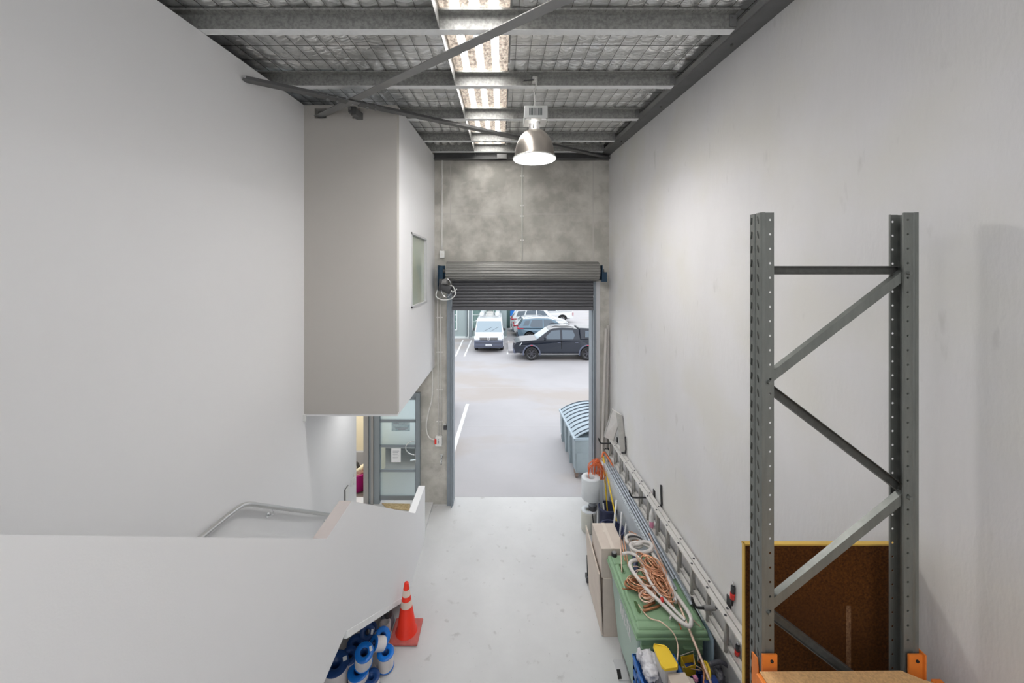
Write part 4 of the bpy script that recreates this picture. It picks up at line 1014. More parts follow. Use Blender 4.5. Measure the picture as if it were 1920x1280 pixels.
coil(1190, 1022, 1.25, .085, .020, 2.6, 'hose', 'insulated_hose', 'coiled white insulated pipe at the far end of the pile, upper ring', 'hose', 1.25, 1.0, .2, seed=2, spread=.022)
coil(1203, 1032, 1.27, .105, .021, 2.4, 'hose', 'insulated_hose', 'coiled white insulated pipe at the far end of the pile, broad ring nearer the camera', 'hose', 1.35, .8, .1, seed=5, spread=.02)
line([(1167, 1038, 1.32), (1180, 1036, 1.33), (1196, 1044, 1.33), (1206, 1060, 1.31), (1222, 1095, 1.30), (1262, 1140, 1.27), (1285, 1163, 1.25)], .017, 'hose', 'insulated_hose', 'white insulated pipe bent over the middle of the pile', 'hose')
line([(1206, 1050, 1.27), (1190, 1050, 1.31), (1181, 1056, 1.32), (1186, 1070, 1.31), (1212, 1104, 1.28), (1240, 1130, 1.27), (1270, 1160, 1.26), (1290, 1173, 1.25), (1296, 1168, 1.25), (1293, 1152, 1.26), (1275, 1125, 1.28), (1262, 1108, 1.28)], .021, 'hose', 'insulated_hose', 'long white insulated pipe in a narrow loop pointing at the camera', 'hose', n=10)
line([(1222, 1036, 1.28), (1240, 1062, 1.30), (1254, 1088, 1.30), (1263, 1112, 1.29), (1266, 1128, 1.28)], .022, 'hose', 'insulated_hose', 'straight white insulated pipe on the wall side of the pile', 'hose', n=10)
p1 = W(1240, 1121, 1.305)
o = MB().tube([p1-Vector((.012, .02, 0)), p1+Vector((.012, -.02, 0))], .024, 12).build('red_tape_band', M['red']); tag(o, 'red tape band wrapped round the white looped pipe', 'tape', 'pipe scrap on the green bin')
coil(1196, 1102, 1.21, .10, .006, 7, 'copper_dk', 'copper_coil', 'dark copper pipe coil on the green lid nearest the aisle', 'copper coil', 1.2, .75, -.3, seed=3, spread=.008, n=6)
coil(1216, 1114, 1.215, .085, .006, 6, 'copper', 'copper_coil', 'bright copper pipe coil low on the lid, below the dark coil', 'copper coil', 1.1, .8, .4, seed=8, spread=.007, n=6)
coil(1224, 1072, 1.24, .12, .006, 7, 'copper', 'copper_coil', 'orange copper pipe tangle in the middle of the pile', 'copper coil', .8, 1.35, .2, seed=13, spread=.012, n=6)
coil(1232, 1085, 1.24, .11, .006, 6, 'copper_dk', 'copper_coil', 'brown copper pipe tangle under the white loop', 'copper coil', .7, 1.5, .1, seed=17, spread=.012, n=6)
coil(1208, 1086, 1.30, .10, .0045, 2.3, 'copper_pale', 'copper_coil', 'single thin pale copper loop standing above the tangle', 'copper coil', 1, 1.3, .5, seed=21, spread=.01, n=6)
coil(1188, 1008, 1.26, .07, .004, 2.5, 'copper', 'copper_coil', 'small copper wire loop at the far end of the pile', 'copper coil', .8, 1, .3, seed=25, spread=.02, n=6)
coil(1218, 1060, 1.30, .11, .006, 5, 'copper', 'copper_coil', 'loose bright copper loops at the top of the tangle, under the bent white pipe', 'copper coil', .8, 1.5, .35, seed=33, spread=.010, n=6)
coil(1238, 1100, 1.27, .12, .0065, 6, 'copper', 'copper_coil', 'orange copper loops between the two arms of the long white loop', 'copper coil', .6, 1.5, .15, seed=37, spread=.010, n=6)
coil(1206, 1096, 1.23, .12, .0055, 5, 'copper', 'copper_coil', 'reddish copper loops spread beside the dark coil', 'copper coil', 1.2, .8, -.15, seed=39, spread=.008, n=6)
coil(1214, 1120, 1.235, .07, .0055, 4, 'copper_pale', 'copper_coil', 'pale copper loops lying over the bright coil on the lid', 'copper coil', 1.2, .9, .6, seed=43, spread=.008, n=6)
random.seed(31)
defs = [((1163, 1003, 1.3), (1166, 1072, 1.24)), ((1170, 1006, 1.3), (1178, 1062, 1.24)), ((1166, 1012, 1.29), (1172, 1050, 1.26)), ((1200, 1046, 1.32), (1250, 1108, 1.27)), ((1208, 1050, 1.33), (1258, 1128, 1.26)), ((1203, 1060, 1.31), (1232, 1100, 1.28)), ((1229, 1098, 1.29), (1258, 1128, 1.25)), ((1212, 1046, 1.34), (1243, 1086, 1.29)), ((1222, 1062, 1.32), (1262, 1140, 1.25)), ((1180, 1008, 1.3), (1184, 1040, 1.28)), ((1246, 1092, 1.3), (1268, 1150, 1.24))]
labs = ['straight copper offcut standing out leftmost at the far end of the pile', 'straight copper offcut second from the left at the far end of the pile', 'short copper offcut crossing the two at the far end of the pile', 'long straight pale copper offcut over the orange tangle, upper one', 'long straight copper offcut over the orange tangle, lower one', 'short copper offcut leaning inside the orange tangle', 'copper offcut under the white looped pipe', 'pale copper offcut starting at the bent white pipe, leftmost of the long ones', 'longest copper offcut running through the middle of the tangle', 'short copper offcut standing beside the coiled white pipe', 'copper offcut on the wall side of the tangle, running down to the lid front']
for i, ((a, b), lab) in enumerate(zip(defs, labs)):
    line([a, b], .0075 if i < 3 else .0085, 'copper' if i % 3 else 'copper_pale', 'copper_offcut', lab, 'copper offcut', sm=False)
line([(1206, 1145, 1.215), (1230, 1138, 1.215), (1238, 1134, 1.215)], .013, 'copper_dk', 'copper_offcut', 'thick short brown copper offcut by itself on the lid, nearest the front', 'copper offcut', sm=False)
line([(1207, 1138, 1.215), (1228, 1129, 1.225)], .013, 'copper_dk', 'copper_offcut', 'thick short brown copper offcut behind the nearest one on the lid', 'copper offcut', sm=False)
line([(1197, 1105, 1.21), (1170, 1104, 1.24), (1166, 1102, 1.25)], .006, 'copper_dk', 'copper_offcut', 'thin copper end sticking out of the dark coil over the lid edge', 'copper offcut', sm=False)
line([(1197, 1133, 1.21), (1216, 1157, 1.21), (1240, 1166, 1.24), (1262, 1186, 1.2), (1271, 1210, 1.14), (1270, 1238, 1.12)], .0065, 'copper_pale', 'copper_wire', 'thin pale copper pipe curving off the front of the lid', 'copper wire')
line([(1296, 1158, 1.25), (1308, 1170, 1.20), (1321, 1181, 1.16)], .006, 'copper_pale', 'copper_wire', 'thin pale copper pipe poking past the lid corner by the wall', 'copper wire')
line([(1254, 1146, 1.23), (1258, 1154, 1.23), (1256, 1160, 1.225)], .010, 'hose', 'pipe_clip', 'small pale clip lying on the lid beside the white loop', 'clip')
line([(1273, 1166, 1.20), (1277, 1180, 1.17)], .009, 'orange_cord', 'copper_offcut', 'orange offcut hanging over the front lid edge under the loop', 'copper offcut', sm=False)
line([(1171, 1010, 1.32), (1182, 1005, 1.34), (1196, 1006, 1.33), (1205, 1012, 1.32)], .012, 'dkgrey', 'dark_fitting', 'dark metal fitting at the far end of the pile by the channels', 'fitting')
line([(1190, 1028, 1.22), (1192, 1064, 1.21), (1196, 1070, 1.21)], .034, 'navy_tub', 'dark_bundle', 'dark blue bag under the coiled white pipe', 'bag')
p = W(1318, 1155, 1.05)
o = MB().hexa([(2.225, 3.92, .0), (2.235, 3.92, .0), (2.235, 4.15, .0), (2.225, 4.15, 0), (2.225, 3.92, 1.14), (2.235, 3.92, 1.14), (2.235, 4.15, 1.22), (2.225, 4.15, 1.22)]).build('metal_offcut', M['blue_tape'])
tag(o, 'pale blue sheet offcut standing between the bin corner and the wall', 'sheet')

# ------------------------------------------------------------ crates in the near right corner
def crate(x0, x1, y0_, y1_, z0, h, m, lab, group='blue crates in front of the green bin'):
    t = thing('plastic_crate', ((x0+x1)/2, (y0_+y1_)/2, z0), lab, 'crate', group)
    w_ = .012; q = MB()
    q.box(x0, x1, y0_, y1_, z0, z0+.012)
    for (a, b, c, d_) in ((x0, x0+w_, y0_, y1_), (x1-w_, x1, y0_, y1_)):
        for k in range(3): q.box(a, b, c, d_, z0+.0+h*.36*k, z0+h*.36*k+h*.2)
        for k in range(7): yy2 = c+(d_-c)*k/6; q.box(a, b, max(c, yy2-.012), min(d_, yy2+.012), z0, z0+h)
    for (c, d_) in ((y0_, y0_+w_), (y1_-w_, y1_)): q.box(x0, x1, c, d_, z0, z0+h)
    q.build('crate_wall', M[m], t)
    MB().box(x0-.01, x1+.01, y0_-.01, y0_+w_, z0+h-.02, z0+h).box(x0-.01, x1+.01, y1_-w_, y1_+.01, z0+h-.02, z0+h).box(x0-.01, x0+w_, y0_, y1_, z0+h-.02, z0+h).box(x1-w_, x1+.01, y0_, y1_, z0+h-.02, z0+h).build('rim', M[m], t, bevel=.004)
    return t
crate(1.375, 1.80, 3.28, 3.90, .0, .34, 'crate_blue', 'blue plastic crate on the floor, lowest of the aisle-side stack')
crate(1.375, 1.80, 3.28, 3.90, .345, .34, 'crate_blue', 'blue plastic crate in the middle of the aisle-side stack')
crate(1.375, 1.80, 3.28, 3.90, .69, .32, 'crate_blue', 'blue plastic crate on top of the aisle-side stack, with the white bag')
crate(1.83, 2.20, 3.30, 3.88, .0, .42, 'crate_navy', 'dark blue crate on the floor beside the wall, lower one')
crate(1.83, 2.20, 3.30, 3.88, .425, .42, 'crate_navy', 'dark blue crate beside the wall, upper one, full of fittings')
# yellow-lidded tub
pc = [W(1222, 1206, 1.20), W(1250, 1210, 1.20), W(1275, 1252, 1.20), W(1243, 1256, 1.20)]
t = thing('lidded_tub', W(1245, 1232, .95), 'cloudy plastic tub with bright yellow lid on the blue crates', 'tub')
ctr = sum(pc, Vector())/4
ring = []
for i in range(4):
    a = pc[i]; pr = pc[i-1]; nx_ = pc[(i+1) % 4]
    ring += [a.lerp(pr, .13), a.lerp(nx_, .13)]
q = MB(); q.add([v-Vector((0, 0, .018)) for v in ring]+[Vector(v) for v in ring], [tuple(range(7, -1, -1)), tuple(range(8, 16))]+[(i, (i+1) % 8, 8+(i+1) % 8, 8+i) for i in range(8)])
q.build('lid', M['yellow'], t, bevel=.005)
q = MB(); q.tube([v.lerp(ctr, .06)+Vector((0, 0, .002)) for v in ring], .006, 6, closed=True); q.build('lid_rim', M['yellow'], t)
q = MB(); r2 = [v.lerp(ctr, .1)-Vector((0, 0, .018)) for v in ring]; r3 = [v.lerp(ctr, .2)-Vector((0, 0, .18)) for v in ring]
q.add(r3+r2, [tuple(range(7, -1, -1)), tuple(range(8, 16))]+[(i, (i+1) % 8, 8+(i+1) % 8, 8+i) for i in range(8)]); q.build('tub_body', M['tub_clear'], t)
def blob(c, r_, m, nm, seed, sx=1, sy=1, sz=1):
    bmm = bmesh.new(); bmesh.ops.create_icosphere(bmm, subdivisions=4, radius=1)
    for v in bmm.verts:
        n0 = noise.noise(v.co*1.6+Vector((seed, 0, 0))); n1 = noise.noise(v.co*4.5+Vector((seed, 3, 0))); n2 = abs(noise.noise(v.co*8+Vector((seed, 9, 0))))
        v.co *= (1+.35*n0+.22*n1+.12*n2); v.co.x *= r_*sx; v.co.y *= r_*sy; v.co.z *= r_*sz
    me = bpy.data.meshes.new(nm); bmm.to_mesh(me); bmm.free(); me.materials.append(M[m])
    for p_ in me.polygons: p_.use_smooth = True
    o = bpy.data.objects.new(nm, me); COL.objects.link(o); o.location = c; return o
t = thing('plastic_bag', W(1213, 1243, 1.03), 'crumpled white plastic bag hanging over the blue crate edge', 'bag')
for (px, py, z, r_, sz, s_) in ((1217, 1243, 1.02, .085, 1, 1), (1222, 1262, 1.02, .07, 1, 7), (1199, 1228, 1.06, .028, 2.2, 4)):
    o = blob((0, 0, 0), r_, 'bag', 'bag_fold', s_, 1, 1, sz); o.parent = t; o.location = W(px, py, z)-t.location
a = W(1252, 1262, 1.14); 
t = thing('small_carton', a, 'small cream cardboard box beside the yellow-lidded tub', 'carton')
pc = [W(1252, 1262, 1.15), W(1284, 1260, 1.15), W(1300, 1292, 1.15), W(1262, 1296, 1.15)]
q = MB(); q.add([v-Vector((0, 0, .15)) for v in pc]+pc, [(3, 2, 1, 0), (4, 5, 6, 7)]+[(i, (i+1) % 4, 4+(i+1) % 4, 4+i) for i in range(4)]); q.build('box_body', M['card'], t)
q = MB(); q.add([pc[1].lerp(pc[2], .2), pc[1].lerp(pc[2], .9), pc[1].lerp(pc[2], .9)+Vector((.06, .0, -.03)), pc[1].lerp(pc[2], .2)+Vector((.06, 0, -.03))], [(0, 1, 2, 3)]); q.build('flap', M['card'], t, solid=.003)
o = blob(W(1238, 1272, 1.0), .07, 'bag_grey', 'dark_bag', 9, 1.2, 1, .7); tag(o, 'black bag stuffed in the blue crate under the cream box', 'bag')
# yellow parts bin in the navy crate
pc = [W(1277, 1231, .95), W(1300, 1226, .95), W(1304, 1245, .95), W(1286, 1251, .95)]
t = thing('parts_bin', sum(pc, Vector())/4-Vector((0, 0, .1)), 'small open yellow parts bin in the dark blue crate', 'bin')
q = MB(); lo4 = [v-Vector((0, 0, .10)) for v in pc]
q.add(lo4+pc, [(0, 1, 2, 3)]+[(i, (i+1) % 4, 4+(i+1) % 4, 4+i) for i in range(4)]); q.build('bin_shell', M['yellow'], t, solid=.006)
o = MB().tube([W(1276, 1229, .955), W(1300, 1220, .99), W(1302, 1246, .95)], .004, 6).build('bin_handle', M['card'], t)
random.seed(41)
line([(1308, 1216, .96), (1309, 1240, .95)], .006, 'hose', 'stick', 'thin pale stick standing in the dark blue crate', 'stick', 'things in the dark blue crate', sm=False)
line([(1310, 1238, .92), (1320, 1247, .93), (1328, 1262, .93)], .016, 'dkgrey', 'dark_hose', 'short black hose in the dark blue crate', 'hose', 'things in the dark blue crate')
line([(1279, 1250, .92), (1300, 1254, .92), (1314, 1256, .91)], .005, 'copper_pale', 'copper_wire', 'thin pale wire across the dark blue crate', 'copper wire', 'things in the dark blue crate')
line([(1302, 1246, .94), (1318, 1256, .92), (1322, 1268, .9)], .005, 'copper_pale', 'copper_wire', 'second thin pale wire bending down inside the dark blue crate', 'copper wire', 'things in the dark blue crate')
for k, (m, lab) in enumerate((('yellow', 'yellow cable bundle curving down in the dark blue crate, outermost'), ('copper_dk', 'brown cable in the dark blue crate left of the yellow bundle'), ('yellow', 'yellow cable in the dark blue crate beside the long pale pipe'))):
    dx = (0, -6, 5)[k]
    line([(1316+dx, 1240, .95), (1321+dx, 1244, .97), (1326+dx, 1260, .95), (1325+dx, 1285, .9), (1322+dx, 1300, .86)], .012, m, 'cable', lab, 'cable', 'things in the dark blue crate')
o = MB().box(2.02, 2.16, 3.62, 3.78, .70, .93).build('blue_carton', M['crate_navy'], bevel=.004); tag(o, 'dark blue box standing in the dark blue crate nearest the bin', 'box')
o = blob(W(1304, 1272, .93), .024, 'pink', 'pink_sponge', 3); tag(o, 'small pink sponge in the dark blue crate', 'sponge')
o = blob(W(1292, 1252, .84), .07, 'crate_navy', 'blue_cloth', 5, 1.2, 1, .5); tag(o, 'dark blue cloth in the bottom of the dark blue crate', 'cloth')
o = blob(W(1345, 1262, .86), .075, 'bag_grey', 'grey_bag', 12, .8, 1.3, .8); tag(o, 'dark grey bag between the dark blue crate and the wall', 'bag')
line([(1330, 1246, .98), (1350, 1240, .98), (1365, 1248, .95)], .02, 'bag_grey', 'grey_pipe', 'short grey pipe pointing at the wall behind the grey bag', 'pipe', 'things in the dark blue crate')
# metal floor plate by the bin wheel
t = thing('floor_bracket', W(1160, 1255, 0), 'bent white steel plate with a dark slot on the floor beside the green bin', 'bracket')
pc = [W(1150, 1236, .012), W(1172, 1235, .012), W(1180, 1275, .012), W(1160, 1275, .012)]
q = MB(); q.add([v-Vector((0, 0, .012)) for v in pc]+pc, [(3, 2, 1, 0), (4, 5, 6, 7)]+[(i, (i+1) % 4, 4+(i+1) % 4, 4+i) for i in range(4)]); q.build('plate', M['guide_light'], t)
pc = [W(1156, 1254, .015), W(1163, 1254, .015), W(1166, 1272, .015), W(1159, 1273, .015)]
q = MB(); q.add([v-Vector((0, 0, .004)) for v in pc]+pc, [(3, 2, 1, 0), (4, 5, 6, 7)]+[(i, (i+1) % 4, 4+(i+1) % 4, 4+i) for i in range(4)]); q.build('slot', M['gap'], t)

# ------------------------------------------------------------ traffic cone and cable spools
cc = W(762, 1186, 0)
cn = thing('traffic_cone', cc, 'orange-red traffic cone with two pale bands at the foot of the stair wall', 'traffic cone')
q = MB(); q.box(cc.x-.195, cc.x+.195, cc.y-.195, cc.y+.195, 0, .035); q.build('base', M['cone_base'], cn, bevel=.02, seg=3)
rr = lambda z: .135+(.028-.135)*(z-.035)/.665
def seg_(z0, z1, m, nm, dr=0):
    MB().lathe([(rr(z0)+dr, z0), (rr(z1)+dr, z1)], cc, n=36).build(nm, m, cn)
q = MB().lathe([(.15, .03), (.145, .045), (rr(.06), .06), (rr(.69), .69), (.024, .70), (0, .70)], cc, n=36); q.build('cone_body', M['cone_red'], cn)
seg_(.385, .47, M['reflect'], 'reflective_band', .0015); seg_(.53, .615, M['reflect'], 'reflective_band', .0015)
def spool(c, r_, h, tilt, az, lab, dark=False, group='cable spools under the stair', wound=1.0, sticker=False):
    t = thing('cable_spool', (0, 0, 0), lab, 'cable spool', group)
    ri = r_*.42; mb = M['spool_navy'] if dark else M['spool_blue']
    MB().lathe([(ri, h-.012), (r_*.96, h-.012), (r_, h-.006), (r_*.96, h), (ri+.004, h), (ri, h-.004)], n=36, closed=True).build('flange', mb, t)
    MB().lathe([(ri, 0), (r_*.96, 0), (r_, .006), (r_*.96, .012), (ri, .012)], n=36, closed=True).build('flange', mb, t)
    MB().lathe([(ri, .0), (ri, h-.004), (ri-.006, h-.004), (ri-.006, 0)], n=28, closed=True).build('hub', M['spool_navy'], t)
    rw = r_*(.62+.33*wound); prof = [(ri+.002, .012)]; nn = max(6, int((h-.024)/.009))
    for k in range(nn*3+1):
        z = .012+(h-.024)*k/(nn*3); prof.append((rw-.003*abs(math.sin(PI*k/3)) if k % 3 else rw-.004, z))
    prof.append((ri+.002, h-.012))
    MB().lathe(prof, n=36).build('cable_winding', M['cable_white'], t)
    if sticker: MB().add([(r_*.55, -.02, h+.001), (r_*.85, -.02, h+.001), (r_*.85, .03, h+.001), (r_*.55, .03, h+.001)], [(0, 1, 2, 3)]).build('label_sticker', M['sticker'], t, solid=.001)
    t.rotation_euler = (tilt, 0, az); t.location = c; ORG[t] = Vector(c)
    return t
def at(px, py, z): return W(px, py, z)
def top_at(px, py, z, h, tilt, az):  # place so that the top flange centre projects at px,py at height z
    p = W(px, py, z); n_ = Matrix.Rotation(az, 3, 'Z')@Matrix.Rotation(tilt, 3, 'X')@Vector((0, 0, 1)); return p-n_*h
spool(top_at(723, 1222, .22, .20, .12, .3), .105, .20, .12, .3, 'blue spool of white cable standing on the floor nearest the aisle')
spool(top_at(683, 1222, .46, .20, .35, .5), .108, .20, .35, .5, 'blue spool of white cable on top of the others, with a white sticker', sticker=True)
spool(top_at(672, 1256, .245, .22, .10, .2), .125, .22, .10, .2, 'blue spool of white cable under the stickered top spool')
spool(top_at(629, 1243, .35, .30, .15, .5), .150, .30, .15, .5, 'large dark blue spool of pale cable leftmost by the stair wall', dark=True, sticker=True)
spool(top_at(718, 1192, .33, .18, .75, .8), .100, .18, .75, .8, 'blue spool tipped towards the camera just left of the cone')
spool(top_at(700, 1206, .34, .16, 1.0, -.9), .085, .16, 1.0, -.9, 'blue spool of white cable lying on its side between the other spools')
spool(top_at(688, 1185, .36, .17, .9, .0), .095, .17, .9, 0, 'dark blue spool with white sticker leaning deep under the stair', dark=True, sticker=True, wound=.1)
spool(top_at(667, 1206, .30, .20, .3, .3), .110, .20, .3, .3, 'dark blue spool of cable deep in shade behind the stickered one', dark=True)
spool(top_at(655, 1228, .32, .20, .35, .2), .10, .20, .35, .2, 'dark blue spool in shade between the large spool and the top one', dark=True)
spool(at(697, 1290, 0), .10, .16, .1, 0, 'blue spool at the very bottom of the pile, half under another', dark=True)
o = MB().tube(smooth_path([at(702, 1245, .02), at(706, 1254, .012), at(712, 1262, .008), at(724, 1262, .008), at(735, 1252, .01), at(738, 1244, .012)], 5), .006, 6).build('loose_cable', M['cable_white']); tag(o, 'loose white cable end curling round the foot of the nearest spool', 'cable')
o = MB().tube([at(716, 1207, .2), at(730, 1206, .12), at(739, 1212, .05)], .006, 6).build('loose_cable', M['cable_white']); tag(o, 'short loose white cable end between spool and cone', 'cable')
t = thing('power_tool', at(727, 1168, 0), 'dark grey power tool with pale green cloth lying under the stair behind the cone', 'tool')
c = at(725, 1158, .12)
MB().hexa([(c.x-.10, c.y-.08, 0), (c.x+.09, c.y-.1, 0), (c.x+.1, c.y+.1, 0), (c.x-.08, c.y+.12, 0), (c.x-.06, c.y-.05, .20), (c.x+.06, c.y-.05, .18), (c.x+.06, c.y+.06, .2), (c.x-.05, c.y+.08, .22)]).build('tool_body', M['tool_grey'], t, bevel=.02)
MB().lathe([(0, .25), (.05, .25), (.06, .22), (.06, .16)], (c.x+.02, c.y, 0), n=20).build('motor_head', M['dkgrey'], t)
MB().box(c.x-.03, c.x+.05, c.y-.05, c.y+.0, .245, .26).build('green_cloth', M['teal_bit'], t)
t = thing('white_reel', at(722, 1178, .0), 'white cable reel standing behind the tipped blue spool', 'cable reel')
MB().lathe([(0, 0), (.075, 0), (.075, .16), (.04, .16), (.035, .12), (0, .12)], at(722, 1188, 0), n=28).build('reel_body', M['cable_white'], t)

# ------------------------------------------------------------ outside: skip bin
sk = thing('skip_bin', (2.6, 10.2, 0), 'grey-blue steel skip bin with ribbed pale lid outside the roller door', 'skip bin')
sx0, sx1, sy0, sy1 = 1.78, 3.4, 9.04, 11.35
q = MB(); q.hexa([(sx0+.02, sy0+.0, .14), (sx1, sy0, .14), (sx1, sy1-.05, .14), (sx0+.02, sy1-.05, .14), (sx0, sy0, .95), (sx1, sy0, 1.05), (sx1, sy1, 1.05), (sx0, sy1, .80)])
q.build('skip_body', M['dumpster'], sk, bevel=.01)
MB().bar((sx0-.005, sy0-.02, .955), (sx0-.005, sy1+.02, .81), .05, .05).bar((sx0, sy0-.01, .955), (sx1, sy0-.01, 1.05), .05, .05).build('top_rail', M['dumpster_lid'], sk)
for y_ in (9.5, 10.1, 10.7): MB().box(sx0-.05, sx0+.02, y_-.04, y_+.04, .16, .86).build('side_rib', M['dumpster'], sk)
MB().box(sx0+.03, sx1-.05, sy0-.012, sy0, .18, .62).build('end_panel', M['dumpster'], sk, bevel=.01)
q = MB(); L = sy1-sy0-.05
prof = []
for k in range(13):
    u = k/12; x = sx0+.01+(sx1-sx0-.02)*u; prof.append((x, .97+.30*math.sin(PI*min(1, u*1.0))**.8*.9))
zfar = lambda y_: -.15*(y_-sy0)/(sy1-sy0)
vs = []
for y_ in (sy0+.02, sy1): vs += [(x, y_, z+zfar(y_)) for x, z in prof]
q.add(vs, [(i, i+1, 13+i+1, 13+i) for i in range(12)]); q.build('lid', M['dumpster_lid'], sk, solid=.02)
for j in range(9):
    y_ = sy0+.12+j*(L-.15)/8; q = MB()
    q.tube([(x+.02, y_, z+zfar(y_)+.012) for x, z in prof[:-1]], .027, 6); q.build('lid_ridge_shade', M['dumpster_dark'], sk)  # dark bars painted in as ridge shadows across the lid
q = MB(); q.cyl((1.80, 9.12, .075), (1.86, 9.12, .075), .075, 16).box(1.79, 1.87, 9.06, 9.2, .08, .16); q.build('wheel', mat('rusty castor', (.23, .17, .14), .8), sk)
MB().cyl((1.80, 11.2, .07), (1.86, 11.2, .07), .07, 16).build('wheel', M['dkgrey'], sk)
MB().cyl((3.3, 9.12, .07), (3.36, 9.12, .07), .07, 16).build('wheel', M['dkgrey'], sk)
MB().cyl((3.3, 11.2, .07), (3.36, 11.2, .07), .07, 16).build('wheel', M['dkgrey'], sk)

# ------------------------------------------------------------ outside: building, lines, kerb
BY = 28.35
bl = thing('building', (-6, BY, 0), 'grey-green clad building with white framed windows across the yard', 'building')
bX = lambda px: (px-940)*BY/F
bZ = lambda py: 5-(py-510)*BY/F
MB().box(-18, bX(950), BY, BY+6, 0, 6).build('wall', M['bldg'], bl)
MB().box(-18, bX(950), BY-.06, BY, 0, .14).build('plinth', M['white_frame'], bl)
for a, b in ((880, 884.5), (873, 875.5), (936.5, 938.5)): MB().box(bX(a), bX(b), BY-.12, BY, .1, 6).build('pilaster', M['bldg_dk'], bl)
MB().cyl((bX(878.5), BY-.1, 0), (bX(878.5), BY-.1, 6), .05, 10).build('downpipe', M['white_frame'], bl)
def win(a, b, zt_, zb_2, mull):
    x0, x1 = bX(a), bX(b); f = MB()
    f.box(x0, x1, BY-.07, BY+.01, zb_2-.08, zb_2).box(x0, x1, BY-.07, BY+.01, zt_, zt_+.08).box(x0, x0+.07, BY-.07, BY+.01, zb_2, zt_).box(x1-.07, x1, BY-.07, BY+.01, zb_2, zt_)
    for m_2 in mull: f.box(bX(m_2)-.025, bX(m_2)+.025, BY-.07, BY+.01, zb_2, zt_)
    for zz2 in (bZ(603), bZ(590)):
        f.box(x0, x1, BY-.065, BY+.01, zz2-.02, zz2+.02)
    w1 = f.build('window', M['white_frame'], bl); ORG[w1] = ORG[w1]
    MB().box(x0+.03, x1-.03, BY-.03, BY-.02, zb_2, zt_).build('pane', M['winglass'], w1)
win(847, 857.5, 2.38, bZ(617), []); win(885, 937, 2.38, bZ(617), [911]); win(820, 840, 2.38, bZ(617), [])
for (a, b) in ((849, 853), (892, 900)): MB().box(bX(a), bX(b), BY-.04, BY-.035, bZ(601.5), bZ(599)).build('window_sign', M['paper'], bl)
gl = M['line']
lns = [((868, 637), (854, 668), .10), ((884, 637), (870.5, 668), .10), ((876.5, 757), (848, 850), .12), ((953.5, 638), (951.5, 664), .10)]
for i, ((a, b), (c, d_), w_) in enumerate(lns):
    p, r_ = W(a, b, .003), W(c, d_, .003); q = MB(); u = Vector((w_/2, 0, 0))
    q.add([p-u, p+u, r_+u, r_-u], [(0, 1, 2, 3)]); o = q.build('parking_line', gl, solid=.002)
    tag(o, ['white parking line outside, leftmost by the grey building', 'white parking line outside just left of the white van', 'long white line on the yard just outside the left door guide', 'white line between the van and the kerb island'][i], 'parking line', 'painted lines on the yard')
o = MB().box(.42, 2.6, 23.15, 26.3, 0, .13).build('kerb_island', M['ground'], bevel=.02); tag(o, 'low raised concrete island between the van and the black pickup', 'kerb')
for (y_, nm) in ((16.2, 1), (12.1, 2)):
    struct('trim_%d' % (6+nm), MB().box(-20, 30, y_, y_+.03, 0, .002), mat('yard joint', (.50, .49, .50), .9))
t = thing('steel_cabinet', (.6, 33.9, 0), 'dark green steel cabinet beside the building corner across the yard', 'cabinet')
MB().box(.42, .80, 33.4, 34.4, 0, 2.5).build('cabinet_body', mat('dark green steel', (.055, .10, .10), .5), t)
MB().box(.44, .78, 33.37, 33.4, .2, 2.4).build('door', mat('mid green steel', (.10, .17, .16), .5), t)

# ------------------------------------------------------------ vehicles
def wheel(par, x, y_, r_, side, rimm='rim', w_=.22, spokes=6):
    c = Vector((x, y_, r_)); a = Vector((0, side, 0))
    q = MB().lathe([(r_*.62, -w_/2), (r_*.92, -w_/2), (r_, -w_*.35), (r_, w_*.35), (r_*.92, w_/2), (r_*.62, w_/2), (r_*.62, -w_/2)], c, a, n=32)
    o = q.build('wheel', M['black'], par)
    MB().lathe([(r_*.60, w_*.40), (r_*.61, w_*.50), (r_*.66, w_*.50), (r_*.67, w_*.40)], c, a, n=32).build('rim_lip', M['rim'], o)
    q = MB().lathe([(0, w_*.30), (r_*.10, w_*.34), (r_*.12, w_*.25), (r_*.55, w_*.10), (r_*.60, w_*.46), (r_*.645, w_*.46), (r_*.645, w_*.1)], c, a, n=32) if spokes == 0 else MB().lathe([(r_*.54, w_*.05), (r_*.60, w_*.46), (r_*.645, w_*.46), (r_*.645, w_*.1)], c, a, n=32)
    for k in range(spokes):
        an = 2*PI*k/spokes; d_ = Vector((math.cos(an), 0, math.sin(an)))
        q.bar(c+a*w_*.36+d_*.02, c+a*w_*.40+d_*r_*.60, r_*.16, .03, up=a)
    if spokes: q.cyl(c+a*w_*.2, c+a*w_*.42, r_*.14, 12)
    q.build('rim', M[rimm], o)
    MB().cyl(c+a*w_*.0, c+a*w_*.06, r_*.6, 24).build('brake_disc', M['dkgrey'], o)
def arc_out(x, r_, z0, n_=10):
    a0 = math.asin(min(1, max(-1, (z0-r_*0)/r_)))
    return None
def body_poly(front, rear, top, wheels, r_, zs2):
    """closed outline: over the top then back along the sill with arches"""
    pts_ = list(top)
    for wx in sorted(wheels, reverse=True):
        R_ = r_+.07; cz = r_; dz = zs2-cz; dx = math.sqrt(max(0, R_*R_-dz*dz))
        a1 = math.atan2(dz, dx); a2 = PI-a1
        for k in range(13):
            a = a1+(a2-a1)*k/12; pts_.append((wx+R_*math.cos(a), cz+R_*math.sin(a)))
    return pts_
